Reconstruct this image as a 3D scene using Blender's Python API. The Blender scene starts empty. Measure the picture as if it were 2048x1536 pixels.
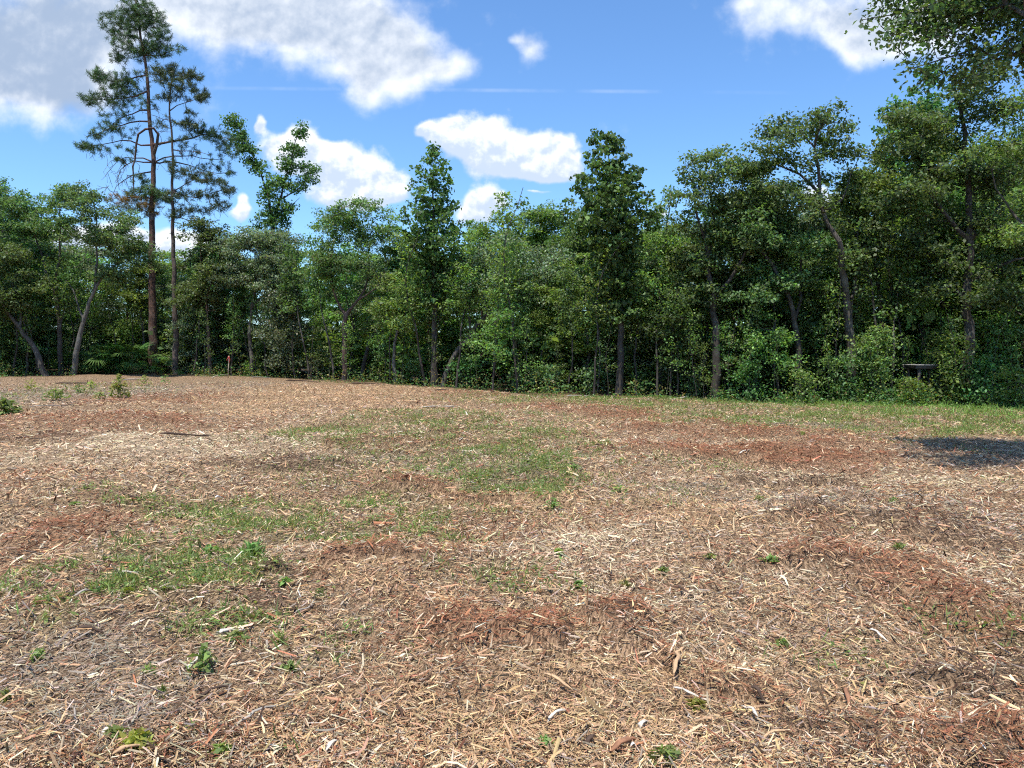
import bpy, math, random
import numpy as np

# ------------------------------------------------------------------ camera, sky, sun, exposure
scn = bpy.context.scene
COL = scn.collection
F = 1540.0                      # focal length in photo pixels (2048 wide)
PITCH = math.radians(2.5)
CAM_Z = 1.6
cam_d = bpy.data.cameras.new('camera')
cam_d.sensor_width = 36.0
cam_d.lens = 36.0 * F / 2048.0
cam_d.clip_end = 5000
cam = bpy.data.objects.new('camera', cam_d)
COL.objects.link(cam)
cam.location = (0, 0, CAM_Z)
cam.rotation_euler = (math.radians(90) - PITCH, 0, 0)
scn.camera = cam

SUN_EL, SUN_AZ = math.radians(70), math.radians(-150)     # azimuth from +Y towards +X
SKY_STRENGTH = 0.13
world = bpy.data.worlds.new('World')
scn.world = world
world.use_nodes = True

sun_d = bpy.data.lights.new('sun', 'SUN')
sun_d.energy = 4.6
sun_d.angle = math.radians(0.53)
sun_d.color = (1.0, 0.955, 0.88)
sun = bpy.data.objects.new('sun', sun_d)
COL.objects.link(sun)
sun.rotation_euler = (math.radians(90) - SUN_EL, 0, math.pi - SUN_AZ)
scn.view_settings.view_transform = 'Standard'
scn.view_settings.look = 'None'
scn.view_settings.gamma = 1.0
scn.view_settings.use_curve_mapping = False
scn.view_settings.exposure = 0.5
scn.render.engine = 'CYCLES'
scn.cycles.use_denoising = False
scn.cycles.use_adaptive_sampling = True
scn.cycles.adaptive_threshold = 0.03
scn.cycles.adaptive_min_samples = 16
scn.cycles.filter_width = 1.15
scn.cycles.max_bounces = 4
scn.cycles.diffuse_bounces = 2
scn.cycles.glossy_bounces = 1
scn.cycles.transmission_bounces = 2


# ------------------------------------------------------------------ node helpers
class NT:
    def __init__(self, tree):
        self.t = tree
        tree.nodes.clear()

    def n(self, typ, **kw):
        nd = self.t.nodes.new(typ)
        for k, v in kw.items():
            setattr(nd, k, v)
        return nd

    def link(self, a, b):
        self.t.links.new(a, b)

    def _in(self, sock, v):
        if isinstance(v, bpy.types.NodeSocket):
            self.link(v, sock)
        elif v is not None:
            sock.default_value = v

    def m(self, op, a, b=None, c=None, clamp=False):
        nd = self.n('ShaderNodeMath', operation=op, use_clamp=clamp)
        self._in(nd.inputs[0], a)
        if b is not None:
            self._in(nd.inputs[1], b)
        if c is not None:
            self._in(nd.inputs[2], c)
        return nd.outputs[0]

    def smooth(self, v, a, b, lo=0.0, hi=1.0):
        nd = self.n('ShaderNodeMapRange', interpolation_type='SMOOTHSTEP')
        self._in(nd.inputs['Value'], v)
        self._in(nd.inputs['From Min'], a)
        self._in(nd.inputs['From Max'], b)
        self._in(nd.inputs['To Min'], lo)
        self._in(nd.inputs['To Max'], hi)
        return nd.outputs['Result']

    def noise(self, vec, scale, detail=4, rough=0.55, dist=0.0):
        nd = self.n('ShaderNodeTexNoise')
        self._in(nd.inputs['Vector'], vec)
        nd.inputs['Scale'].default_value = scale
        nd.inputs['Detail'].default_value = detail
        nd.inputs['Roughness'].default_value = rough
        nd.inputs['Distortion'].default_value = dist
        return nd.outputs[0]

    def mix(self, f, a, b, typ='MIX'):
        nd = self.n('ShaderNodeMix', data_type='RGBA', blend_type=typ)
        self._in(nd.inputs[0], f)
        self._in(nd.inputs[6], a)
        self._in(nd.inputs[7], b)
        return nd.outputs[2]


def pix_uv(px, py):
    """photo pixel -> (x/y, z/y) of its direction in the world"""
    a, b = (px - 1024) / F, (768 - py) / F
    y = math.cos(PITCH) + b * math.sin(PITCH)
    z = -math.sin(PITCH) + b * math.cos(PITCH)
    return a / y, z / y


# ------------------------------------------------------------------ sky with clouds
def build_sky():
    w = NT(world.node_tree)
    out = w.n('ShaderNodeOutputWorld')
    bg_near = w.n('ShaderNodeBackground')
    bg_rest = w.n('ShaderNodeBackground')
    sky = w.n('ShaderNodeTexSky', sky_type='NISHITA')
    sky.sun_disc = False
    sky.sun_elevation = SUN_EL
    sky.sun_rotation = SUN_AZ
    sky.altitude = 20
    sky.air_density = 1.0
    sky.dust_density = 0.1
    sky.ozone_density = 3.2
    skyc = w.mix(1.0, sky.outputs[0], (0.76, 1.00, 1.21, 1), 'MULTIPLY')
    tc = w.n('ShaderNodeTexCoord')
    sep = w.n('ShaderNodeSeparateXYZ')
    w.link(tc.outputs['Generated'], sep.inputs[0])
    X, Y, Z = sep.outputs
    yy = w.m('MAXIMUM', Y, 0.3)
    u = w.m('DIVIDE', X, yy)
    v = w.m('DIVIDE', Z, yy)

    # cloud heaps: centre px, centre py, half-width px, half-height px, weight
    soft = [(30, 75, 210, 105, 1.0), (-140, 150, 240, 110, .9), (160, 190, 120, 60, .8), (190, 75, 60, 45, .8),
            (360, -40, 300, 80, .9), (540, 25, 210, 75, 1.0), (680, 75, 190, 70, 1.05), (800, 125, 90, 55, 1.0),
            (725, 190, 42, 40, .75), (900, 130, 60, 18, .45),
            (1062, 92, 38, 34, .9), (1025, 78, 22, 12, .5), (1640, 25, 130, 55, 1.0), (1735, 85, 70, 50, .95), (1860, 40, 130, 90, .9), (1500, -5, 50, 20, .5)]
    crisp = [(868, 258, 20, 18, .7), (912, 262, 46, 34, 1.), (975, 282, 62, 44, 1.), (1050, 318, 75, 28, 1.), (1118, 308, 48, 42, 1.), (1085, 335, 70, 16, .8),
             (532, 236, 14, 20, .9), (585, 285, 44, 36, 1.), (610, 325, 60, 34, .9), (675, 340, 66, 44, 1.), (755, 352, 66, 44, 1.), (720, 392, 90, 20, .9),
             (972, 402, 44, 34, 1.), (945, 432, 34, 26, .8), (486, 400, 16, 26, .7), (470, 420, 30, 16, .7), (1310, 432, 34, 10, .7),
             (1655, 395, 40, 24, .8), (150, 475, 150, 30, .9), (380, 490, 150, 30, .9), (1480, 470, 120, 26, .8),
             (1075, 379, 24, 4, .5)]

    cv_ = w.n('ShaderNodeCombineXYZ')
    w.link(u, cv_.inputs[0])
    w.link(v, cv_.inputs[1])
    P = cv_.outputs[0]
    wn = w.n('ShaderNodeTexNoise')
    w.link(P, wn.inputs['Vector'])
    wn.inputs['Scale'].default_value = 13
    wn.inputs['Detail'].default_value = 3
    ws = w.n('ShaderNodeSeparateColor')
    w.link(wn.outputs['Color'], ws.inputs[0])
    uw = w.m('MULTIPLY_ADD', w.m('SUBTRACT', ws.outputs[0], 0.5), 0.060, u)
    vw = w.m('MULTIPLY_ADD', w.m('SUBTRACT', ws.outputs[1], 0.5), 0.040, v)

    def field(blobs):
        acc, hacc = None, None
        for (px, py, rx, ry, wt) in blobs:
            cu, cv = pix_uv(px, py)
            a = w.m('MULTIPLY_ADD', uw, F / rx, -cu * F / rx)
            b = w.m('MULTIPLY_ADD', vw, F / ry, -cv * F / ry)
            q = w.m('MULTIPLY_ADD', a, a, w.m('MULTIPLY', b, b))
            g = w.m('POWER', 0.42 if wt > .95 else 0.36, q)
            acc = w.m('MULTIPLY', g, wt) if acc is None else w.m('MULTIPLY_ADD', g, wt, acc)
            hacc = w.m('MULTIPLY', g, b) if hacc is None else w.m('MULTIPLY_ADD', g, b, hacc)
        return acc, w.m('DIVIDE', hacc, w.m('ADD', acc, 0.05))

    fs, hs = field(soft)
    fc, hc = field(crisp)
    n1 = w.noise(P, 11, 8, 0.56)
    n2 = w.noise(P, 25, 7, 0.56)
    sh = w.n('ShaderNodeVectorMath', operation='ADD')
    w.link(P, sh.inputs[0])
    sh.inputs[1].default_value = (-0.004, 0.009, 0)
    n1b = w.noise(sh.outputs[0], 11, 8, 0.56)
    n2b = w.noise(sh.outputs[0], 25, 7, 0.56)
    n3 = w.noise(P, 7.5, 4, 0.55)
    ds = w.m('MULTIPLY_ADD', w.m('SUBTRACT', n1, 0.52), 2.1, fs)
    dc = w.m('MULTIPLY_ADD', w.m('SUBTRACT', n2, 0.5), 1.15, fc)
    ms = w.smooth(ds, 0.22, 1.15)
    mc = w.smooth(dc, 0.32, 0.72)
    # the sun stands high and ahead: rims are bright, thick middles and undersides grey
    thick = w.smooth(w.m('MULTIPLY_ADD', n3, 1.6, fs), 1.25, 2.3)
    left = w.smooth(u, -0.40, -0.58)
    thick = w.m('MULTIPLY', thick, w.m('MULTIPLY_ADD', left, 0.30, 0.48))
    bs = w.m('SUBTRACT', w.m('MULTIPLY_ADD', w.m('SUBTRACT', n1, n1b), 1.3, w.m('MULTIPLY_ADD', w.m('SUBTRACT', n1, 0.5), 0.6, 0.96)), thick)
    bc = w.m('MULTIPLY_ADD', hc, 0.40, w.m('MULTIPLY_ADD', w.m('SUBTRACT', n2, n2b), 2.0, 0.70))
    white = (6.0, 6.25, 6.6, 1)
    cs = w.mix(w.smooth(bs, 0.15, 0.95), (2.35, 3.0, 4.1, 1), white)
    cc = w.mix(w.smooth(bc, 0.45, 0.95), (3.7, 4.4, 5.5, 1), white)
    line = w.m('MULTIPLY_ADD', u, -0.008, pix_uv(0, 181)[1])
    ln = w.smooth(w.m('ABSOLUTE', w.m('SUBTRACT', v, line)), 0.0036, 0.0004)
    ln = w.m('MULTIPLY', w.m('MULTIPLY', ln, w.smooth(u, -0.42, -0.30)), w.smooth(u, 0.42, 0.1))
    col = w.mix(w.m('MULTIPLY', ln, w.m('MULTIPLY', w.smooth(n1, 0.35, 0.65), 0.16)), skyc, white)
    col = w.mix(ms, col, cs)
    col = w.mix(mc, col, cc)
    w.link(col, bg_near.inputs['Color'])

    # the rest of the sky dome: the same broken cumulus
    zz = w.m('ADD', w.m('ABSOLUTE', Z), 0.22)
    pc = w.n('ShaderNodeCombineXYZ')
    w.link(w.m('DIVIDE', X, zz), pc.inputs[0])
    w.link(w.m('DIVIDE', Y, zz), pc.inputs[1])
    ng = w.noise(pc.outputs[0], 2.1, 4, 0.58)
    mg = w.m('MULTIPLY', w.smooth(ng, 0.54, 0.70), w.smooth(Z, 0.0, 0.06))
    w.link(w.mix(mg, skyc, (5.0, 5.4, 6.0, 1)), bg_rest.inputs['Color'])
    # ahead of the camera the listed clouds stand; elsewhere the scattered ones
    ahead = w.m('MULTIPLY', w.m('GREATER_THAN', Y, 0.5), w.m('LESS_THAN', w.m('ABSOLUTE', w.m('SUBTRACT', v, 0.22)), 0.36))
    mx = w.n('ShaderNodeMixShader')
    w.link(ahead, mx.inputs[0])
    w.link(bg_rest.outputs[0], mx.inputs[1])
    w.link(bg_near.outputs[0], mx.inputs[2])
    for b in (bg_near, bg_rest):
        b.inputs['Strength'].default_value = SKY_STRENGTH
    w.link(mx.outputs[0], out.inputs[0])
    world.cycles.sampling_method = 'MANUAL'
    world.cycles.sample_map_resolution = 256


build_sky()

# ------------------------------------------------------------------ helpers
RNG = np.random.default_rng(7)
random.seed(7)


def mesh_from(name, verts, faces_list, mat=None, col=None, smooth=False):
    """faces_list: list of (n,k) index arrays; col: (nverts,3) colours"""
    me = bpy.data.meshes.new(name)
    verts = np.ascontiguousarray(verts, dtype=np.float32)
    me.vertices.add(len(verts))
    me.vertices.foreach_set('co', verts.ravel())
    loops, starts, off = [], [], 0
    for f in faces_list:
        f = np.asarray(f, dtype=np.int32)
        if len(f) == 0:
            continue
        k = f.shape[1]
        loops.append(f.ravel())
        starts.append(np.arange(len(f), dtype=np.int32) * k + off)
        off += f.size
    loops = np.concatenate(loops)
    starts = np.concatenate(starts)
    me.loops.add(len(loops))
    me.loops.foreach_set('vertex_index', loops)
    me.polygons.add(len(starts))
    me.polygons.foreach_set('loop_start', starts)
    if col is not None:
        a = me.attributes.new('tint', 'FLOAT_COLOR', 'POINT')
        c = np.ones((len(verts), 4), dtype=np.float32)
        c[:, :3] = col
        a.data.foreach_set('color', c.ravel())
    if smooth:
        me.polygons.foreach_set('use_smooth', np.ones(len(starts), dtype=bool))
    me.update(calc_edges=True)
    if mat:
        me.materials.append(mat)
    return me


def obj(name, me, parent=None, loc=(0, 0, 0)):
    o = bpy.data.objects.new(name, me)
    COL.objects.link(o)
    o.location = loc
    if parent is not None:
        o.parent = parent
    return o


def tag(o, label, cat, group=None):
    o['label'] = label
    o['category'] = cat
    if group:
        o['group'] = group
    return o


def unit(v):
    v = np.asarray(v, dtype=float)
    return v / (np.linalg.norm(v, axis=-1, keepdims=True) + 1e-9)


# ------------------------------------------------------------------ terrain
def hgt(x, y):
    x = np.asarray(x, dtype=float)
    y = np.asarray(y, dtype=float)
    xs = 30 * np.tanh(x / 30)
    k = np.clip((y - 1) / 14, 0, 1)
    z = -0.0215 * xs * (0.35 + 0.65 * k) - 0.0036 * np.clip(y, -60, 60)
    fade = np.clip(1.2 - np.hypot(x, y) / 120, 0, 1)
    z = z + fade * (0.035 * np.sin(0.9 * x + 0.5 * y + 1) + 0.03 * np.sin(-0.7 * x + 1.3 * y) + 0.018 * np.sin(2.3 * x + 1.1 * y + 2)
                    + 0.015 * np.sin(1.7 * x - 2.9 * y) + 0.010 * np.sin(5.1 * x + 3.7 * y) + 0.008 * np.sin(4.3 * x - 6.1 * y + 1))
    return z


def ground_at(px, py):
    a, b = (px - 1024) / F, (768 - py) / F
    dy = math.cos(PITCH) + b * math.sin(PITCH)
    dz = -math.sin(PITCH) + b * math.cos(PITCH)
    a /= dy
    dz /= dy
    t = np.concatenate([np.arange(1, 15, .02), np.arange(15, 70, .1)])
    h = hgt(a * t, t)
    below = np.nonzero(CAM_Z + dz * t <= h)[0]
    d = t[below[0]] if len(below) else 60.0
    return a * d, d


def at(px, py, d):
    """photo pixel at depth d -> world point"""
    u, v = pix_uv(px, py)
    return np.array([u * d, d, CAM_Z + v * d])


# ------------------------------------------------------------------ materials
def new_mat(name):
    m = bpy.data.materials.new(name)
    m.use_nodes = True
    return m, NT(m.node_tree)


def leaf_mat(name, base, var=0.5, trans=0.34, rough=0.5, spec=0.35, tr_tint=(1.25, 1.35, 0.6)):
    m, t = new_mat(name)
    out = t.n('ShaderNodeOutputMaterial')
    at_ = t.n('ShaderNodeAttribute', attribute_name='tint')
    oi = t.n('ShaderNodeObjectInfo')
    c = t.mix(1.0, at_.outputs['Color'], (*base, 1), 'MULTIPLY')
    hsv = t.n('ShaderNodeHueSaturation')
    t.link(c, hsv.inputs['Color'])
    t.link(t.m('ADD', 0.468, t.m('MULTIPLY', oi.outputs['Random'], 0.055)), hsv.inputs['Hue'])
    t.link(t.m('ADD', 1 - var / 2, t.m('MULTIPLY', oi.outputs['Random'], var)), hsv.inputs['Value'])
    p = t.n('ShaderNodeBsdfPrincipled')
    t.link(hsv.outputs[0], p.inputs['Base Color'])
    p.inputs['Roughness'].default_value = rough
    p.inputs['Specular IOR Level'].default_value = spec
    tr = t.n('ShaderNodeBsdfTranslucent')
    t.link(t.mix(1.0, hsv.outputs[0], (*tr_tint, 1), 'MULTIPLY'), tr.inputs['Color'])
    mx = t.n('ShaderNodeMixShader')
    mx.inputs[0].default_value = trans
    t.link(p.outputs[0], mx.inputs[1])
    t.link(tr.outputs[0], mx.inputs[2])
    t.link(mx.outputs[0], out.inputs[0])
    return m


def bark_mat(name, c1, c2, scale=6, streak=0.25, bump=0.5):
    m, t = new_mat(name)
    out = t.n('ShaderNodeOutputMaterial')
    tc = t.n('ShaderNodeTexCoord')
    mp = t.n('ShaderNodeMapping')
    mp.inputs['Scale'].default_value = (1, 1, streak)
    t.link(tc.outputs['Object'], mp.inputs['Vector'])
    n = t.noise(mp.outputs[0], scale * 3, 6, 0.65, 0.4)
    n2 = t.noise(tc.outputs['Object'], 1.3, 3, 0.6)
    c = t.mix(t.smooth(n, 0.32, 0.68), (*c1, 1), (*c2, 1))
    c = t.mix(t.m('MULTIPLY', t.smooth(n2, 0.5, 0.75), 0.5), c, (0.20, 0.21, 0.19, 1))
    p = t.n('ShaderNodeBsdfPrincipled')
    t.link(c, p.inputs['Base Color'])
    p.inputs['Roughness'].default_value = 0.9
    b = t.n('ShaderNodeBump')
    b.inputs['Strength'].default_value = bump
    b.inputs['Distance'].default_value = 0.04
    t.link(n, b.inputs['Height'])
    t.link(b.outputs[0], p.inputs['Normal'])
    t.link(p.outputs[0], out.inputs[0])
    return m


M_OAK = leaf_mat('oak_leaf', (0.118, 0.186, 0.068), trans=0.42)
M_GUM = leaf_mat('sweetgum_leaf', (0.096, 0.182, 0.057), trans=0.42, rough=0.5, spec=0.3)
M_LIGHT = leaf_mat('light_leaf', (0.158, 0.250, 0.068), trans=0.45)
M_SILVER = leaf_mat('silvery_leaf', (0.150, 0.196, 0.110), trans=0.34, rough=0.48, spec=0.45)
M_PINE = leaf_mat('pine_needle', (0.075, 0.122, 0.048), trans=0.2, rough=0.5)
M_PALM = leaf_mat('palmetto_leaf', (0.100, 0.200, 0.045), trans=0.3)
M_WEED = leaf_mat('weed_leaf', (0.165, 0.262, 0.078), trans=0.34, rough=0.5, spec=0.3)
B_PINE = bark_mat('pine_bark', (0.028, 0.016, 0.012), (0.150, 0.078, 0.055), 4, 0.35, 1.0)
B_PINE2 = bark_mat('grey_pine_bark', (0.045, 0.032, 0.026), (0.125, 0.090, 0.075), 5, 0.3)
B_OAK = bark_mat('oak_bark', (0.036, 0.029, 0.023), (0.105, 0.088, 0.070), 8)
B_PALE = bark_mat('pale_bark', (0.058, 0.052, 0.044), (0.150, 0.140, 0.122), 8)
B_RED = bark_mat('reddish_bark', (0.060, 0.036, 0.026), (0.160, 0.095, 0.070), 8)
B_DARK = bark_mat('dark_bark', (0.028, 0.022, 0.018), (0.075, 0.060, 0.048), 8)


def tint_mat(name, rough=0.85, spec=0.2, fine=90.0):
    m, t = new_mat(name)
    out = t.n('ShaderNodeOutputMaterial')
    a = t.n('ShaderNodeAttribute', attribute_name='tint')
    g = t.n('ShaderNodeNewGeometry')
    n = t.noise(g.outputs['Position'], fine, 3, 0.6)
    c = t.mix(1.0, a.outputs['Color'], t.mix(n, (0.62, 0.6, 0.58, 1), (1.38, 1.36, 1.32, 1)), 'MULTIPLY')
    p = t.n('ShaderNodeBsdfPrincipled')
    t.link(c, p.inputs['Base Color'])
    p.inputs['Roughness'].default_value = rough
    p.inputs['Specular IOR Level'].default_value = spec
    t.link(p.outputs[0], out.inputs[0])
    return m


M_CHIP = tint_mat('wood_chip')

# ------------------------------------------------------------------ mulch patches on the ground (what lies where)
TAN, RED, DARK, GREY, PALE, GREEN = range(6)
PATCH_PX = [
    # px, py, half-width px, half-height px, kind, weight
    (880, 855, 240, 42, GREEN, 1.3), (1080, 900, 110, 20, GREEN, .9), (1090, 940, 190, 32, GREEN, 1.5), (330, 1140, 260, 45, GREEN, 1.5), (620, 1050, 330, 45, GREEN, .9),
    (480, 1290, 200, 45, GREEN, 1.2), (170, 1200, 170, 40, GREEN, 1.2), (1750, 838, 420, 24, GREEN, 1.5), (1300, 806, 380, 11, GREEN, 1.5),
    (330, 1010, 130, 20, GREEN, .8), (60, 1290, 80, 50, GREEN, .7), (1250, 1010, 220, 22, GREEN, .5), (1140, 1150, 200, 30, GREEN, .5), (470, 1500, 160, 40, GREEN, .5),
    (1960, 1240, 120, 50, GREEN, .5), (130, 780, 150, 18, GREEN, .6), (1400, 980, 120, 20, GREEN, .4), (1950, 845, 160, 26, GREEN, 1.6),
    (1250, 832, 90, 11, RED, 1.6), (1480, 868, 240, 13, RED, 1.8), (1520, 905, 230, 13, RED, 2.0), (1680, 945, 120, 12, RED, 1.4), (880, 1120, 140, 18, RED, 1.4),
    (560, 935, 150, 15, DARK, 1.3), (640, 905, 160, 12, DARK, .9), (780, 900, 100, 14, RED, 1.0), (50, 1250, 80, 16, RED, 2.0), (930, 1275, 170, 42, RED, 1.3), (1300, 1285, 100, 60, RED, 1.5),
    (1300, 1300, 60, 40, DARK, 1.2), (1620, 1110, 170, 55, RED, 1.0), (1800, 1060, 170, 28, DARK, 1.4), (1850, 1180, 200, 60, RED, .9), (1560, 1170, 80, 30, DARK, .8),
    (1950, 1490, 250, 60, RED, 1.1), (1700, 1500, 200, 40, DARK, .8), (530, 1150, 110, 24, DARK, 1.3), (480, 1225, 90, 26, DARK, 1.4), (180, 850, 260, 24, RED, .9), (40, 880, 150, 14, DARK, 1.3),
    (20, 1110, 110, 70, RED, .9), (980, 1000, 250, 14, RED, .7), (740, 980, 160, 14, RED, .7), (1420, 1400, 180, 40, RED, .6), (1130, 810, 120, 10, RED, .7), (300, 800, 100, 14, RED, .9), (930, 785, 100, 6, RED, .9),
    (1640, 970, 60, 14, DARK, 1.3), (200, 975, 160, 16, DARK, .8), (1980, 1330, 120, 40, DARK, .9), (900, 1440, 160, 30, DARK, .5), (700, 1170, 90, 20, RED, .8),
    (400, 885, 330, 32, PALE, 1.3), (620, 800, 220, 22, TAN, 1.4), (700, 780, 240, 14, TAN, 1.2), (150, 915, 200, 24, PALE, 1.1), (1120, 1000, 330, 40, TAN, 1.0), (1180, 1085, 260, 40, PALE, 1.0),
    (1460, 1035, 200, 30, TAN, 1.0), (1370, 1200, 160, 45, PALE, 1.2), (1120, 1420, 420, 90, TAN, 1.6), (1280, 1350, 260, 50, PALE, .6), (1960, 1150, 110, 45, PALE, 1.0), (1400, 890, 120, 8, PALE, .9),
    (1730, 970, 180, 18, PALE, .9), (1850, 1020, 260, 28, GREY, 1.2), (60, 790, 260, 20, GREY, 1.6), (440, 770, 120, 9, GREY, .8), (1400, 975, 150, 24, GREY, .9), (1650, 850, 90, 12, GREY, 1.2),
    (150, 1400, 320, 80, GREY, 1.0), (900, 920, 300, 26, GREY, .5), (1200, 1240, 160, 30, TAN, .8), (600, 1420, 300, 60, TAN, .4), (200, 1050, 200, 30, TAN, .5), (850, 1200, 150, 30, TAN, .8), (1850, 1420, 200, 40, TAN, .7),
]
PATCH = []
for (px, py, rx, ry, k, wt) in PATCH_PX:
    cx, cy = ground_at(px, py)
    _, y0 = ground_at(px, py + ry)
    _, y1 = ground_at(px, py - ry)
    PATCH.append((cx, cy, rx / F * cy, max(0.12, (y1 - y0) / 2), k, wt))


class VNoise:
    """cheap value noise for numpy"""
    def __init__(self, seed):
        self.g = np.random.default_rng(seed).random((256, 256))

    def __call__(self, x, y):
        xi, yi = np.floor(x).astype(int), np.floor(y).astype(int)
        fx, fy = x - xi, y - yi
        fx, fy = fx * fx * (3 - 2 * fx), fy * fy * (3 - 2 * fy)
        g = self.g
        a = g[xi % 256, yi % 256]
        b = g[(xi + 1) % 256, yi % 256]
        c = g[xi % 256, (yi + 1) % 256]
        d = g[(xi + 1) % 256, (yi + 1) % 256]
        return (a * (1 - fx) + b * fx) * (1 - fy) + (c * (1 - fx) + d * fx) * fy


VN = [VNoise(i + 11) for i in range(8)]


def fbm(i, x, y, s):
    return (VN[i](x * s, y * s) * .5 + VN[i](x * s * 2.1 + 7, y * s * 2.1) * .28 + VN[i](x * s * 4.3, y * s * 4.3 + 3) * .22)


def edge_y(x):
    """where the clearing ends"""
    return np.interp(x, EDGE_X, EDGE_Y)


EDGE_PX = [(-150, 752), (0, 754), (150, 752), (300, 748), (420, 752), (560, 756), (700, 766), (870, 776), (1050, 788), (1240, 797), (1440, 803), (1650, 808), (1850, 812), (2060, 818), (2300, 830)]
_e = [ground_at(*p) for p in EDGE_PX]
EDGE_X = np.array([p[0] for p in _e])
EDGE_Y = np.array([p[1] for p in _e])
_o = np.argsort(EDGE_X)
EDGE_X, EDGE_Y = EDGE_X[_o], EDGE_Y[_o]


def kinds_at(x, y):
    """weights (n,6) of mulch kinds on the ground"""
    x = np.asarray(x, dtype=float)
    y = np.asarray(y, dtype=float)
    # ragged outlines
    wx = x + (fbm(0, x, y, .9) - .5) * 2.8 * np.clip(y / 9, .35, 1.6)
    wy = y + (fbm(1, x, y, .9) - .5) * 2.6 * np.clip(y / 7, .25, 1.6)
    W = np.zeros((len(x), 6))
    W[:, TAN] = .60 + .25 * (fbm(2, x, y, .6) - .5)
    W[:, RED] = .24 + 1.5 * np.clip(fbm(3, x, y, .45) - .52, 0, 1)
    W[:, DARK] = .22 + 1.3 * np.clip(fbm(4, x, y, .8) - .55, 0, 1)
    W[:, GREY] = .31
    W[:, PALE] = .38
    W[:, GREEN] = .06 + 1.0 * np.clip(fbm(5, x, y, .5) - .60, 0, 1)
    br = np.clip(.15 + 3.2 * (fbm(7, x * 1.0, y * .8, 1.7) - .27), .1, 1.9)          # broken, streaky patches
    for (cx, cy, rx, ry, k, wt) in PATCH:
        q = ((wx - cx) / rx) ** 2 + ((wy - cy) / ry) ** 2
        W[:, k] += wt * (1.45 if k == RED else 1.0) * np.exp(-1.1 * q ** 1.3) * br
    return W


KCOL = np.array([[.435, .285, .160], [.240, .105, .056], [.088, .052, .034], [.285, .235, .182], [.54, .425, .285], [.12, .150, .050]])


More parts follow.
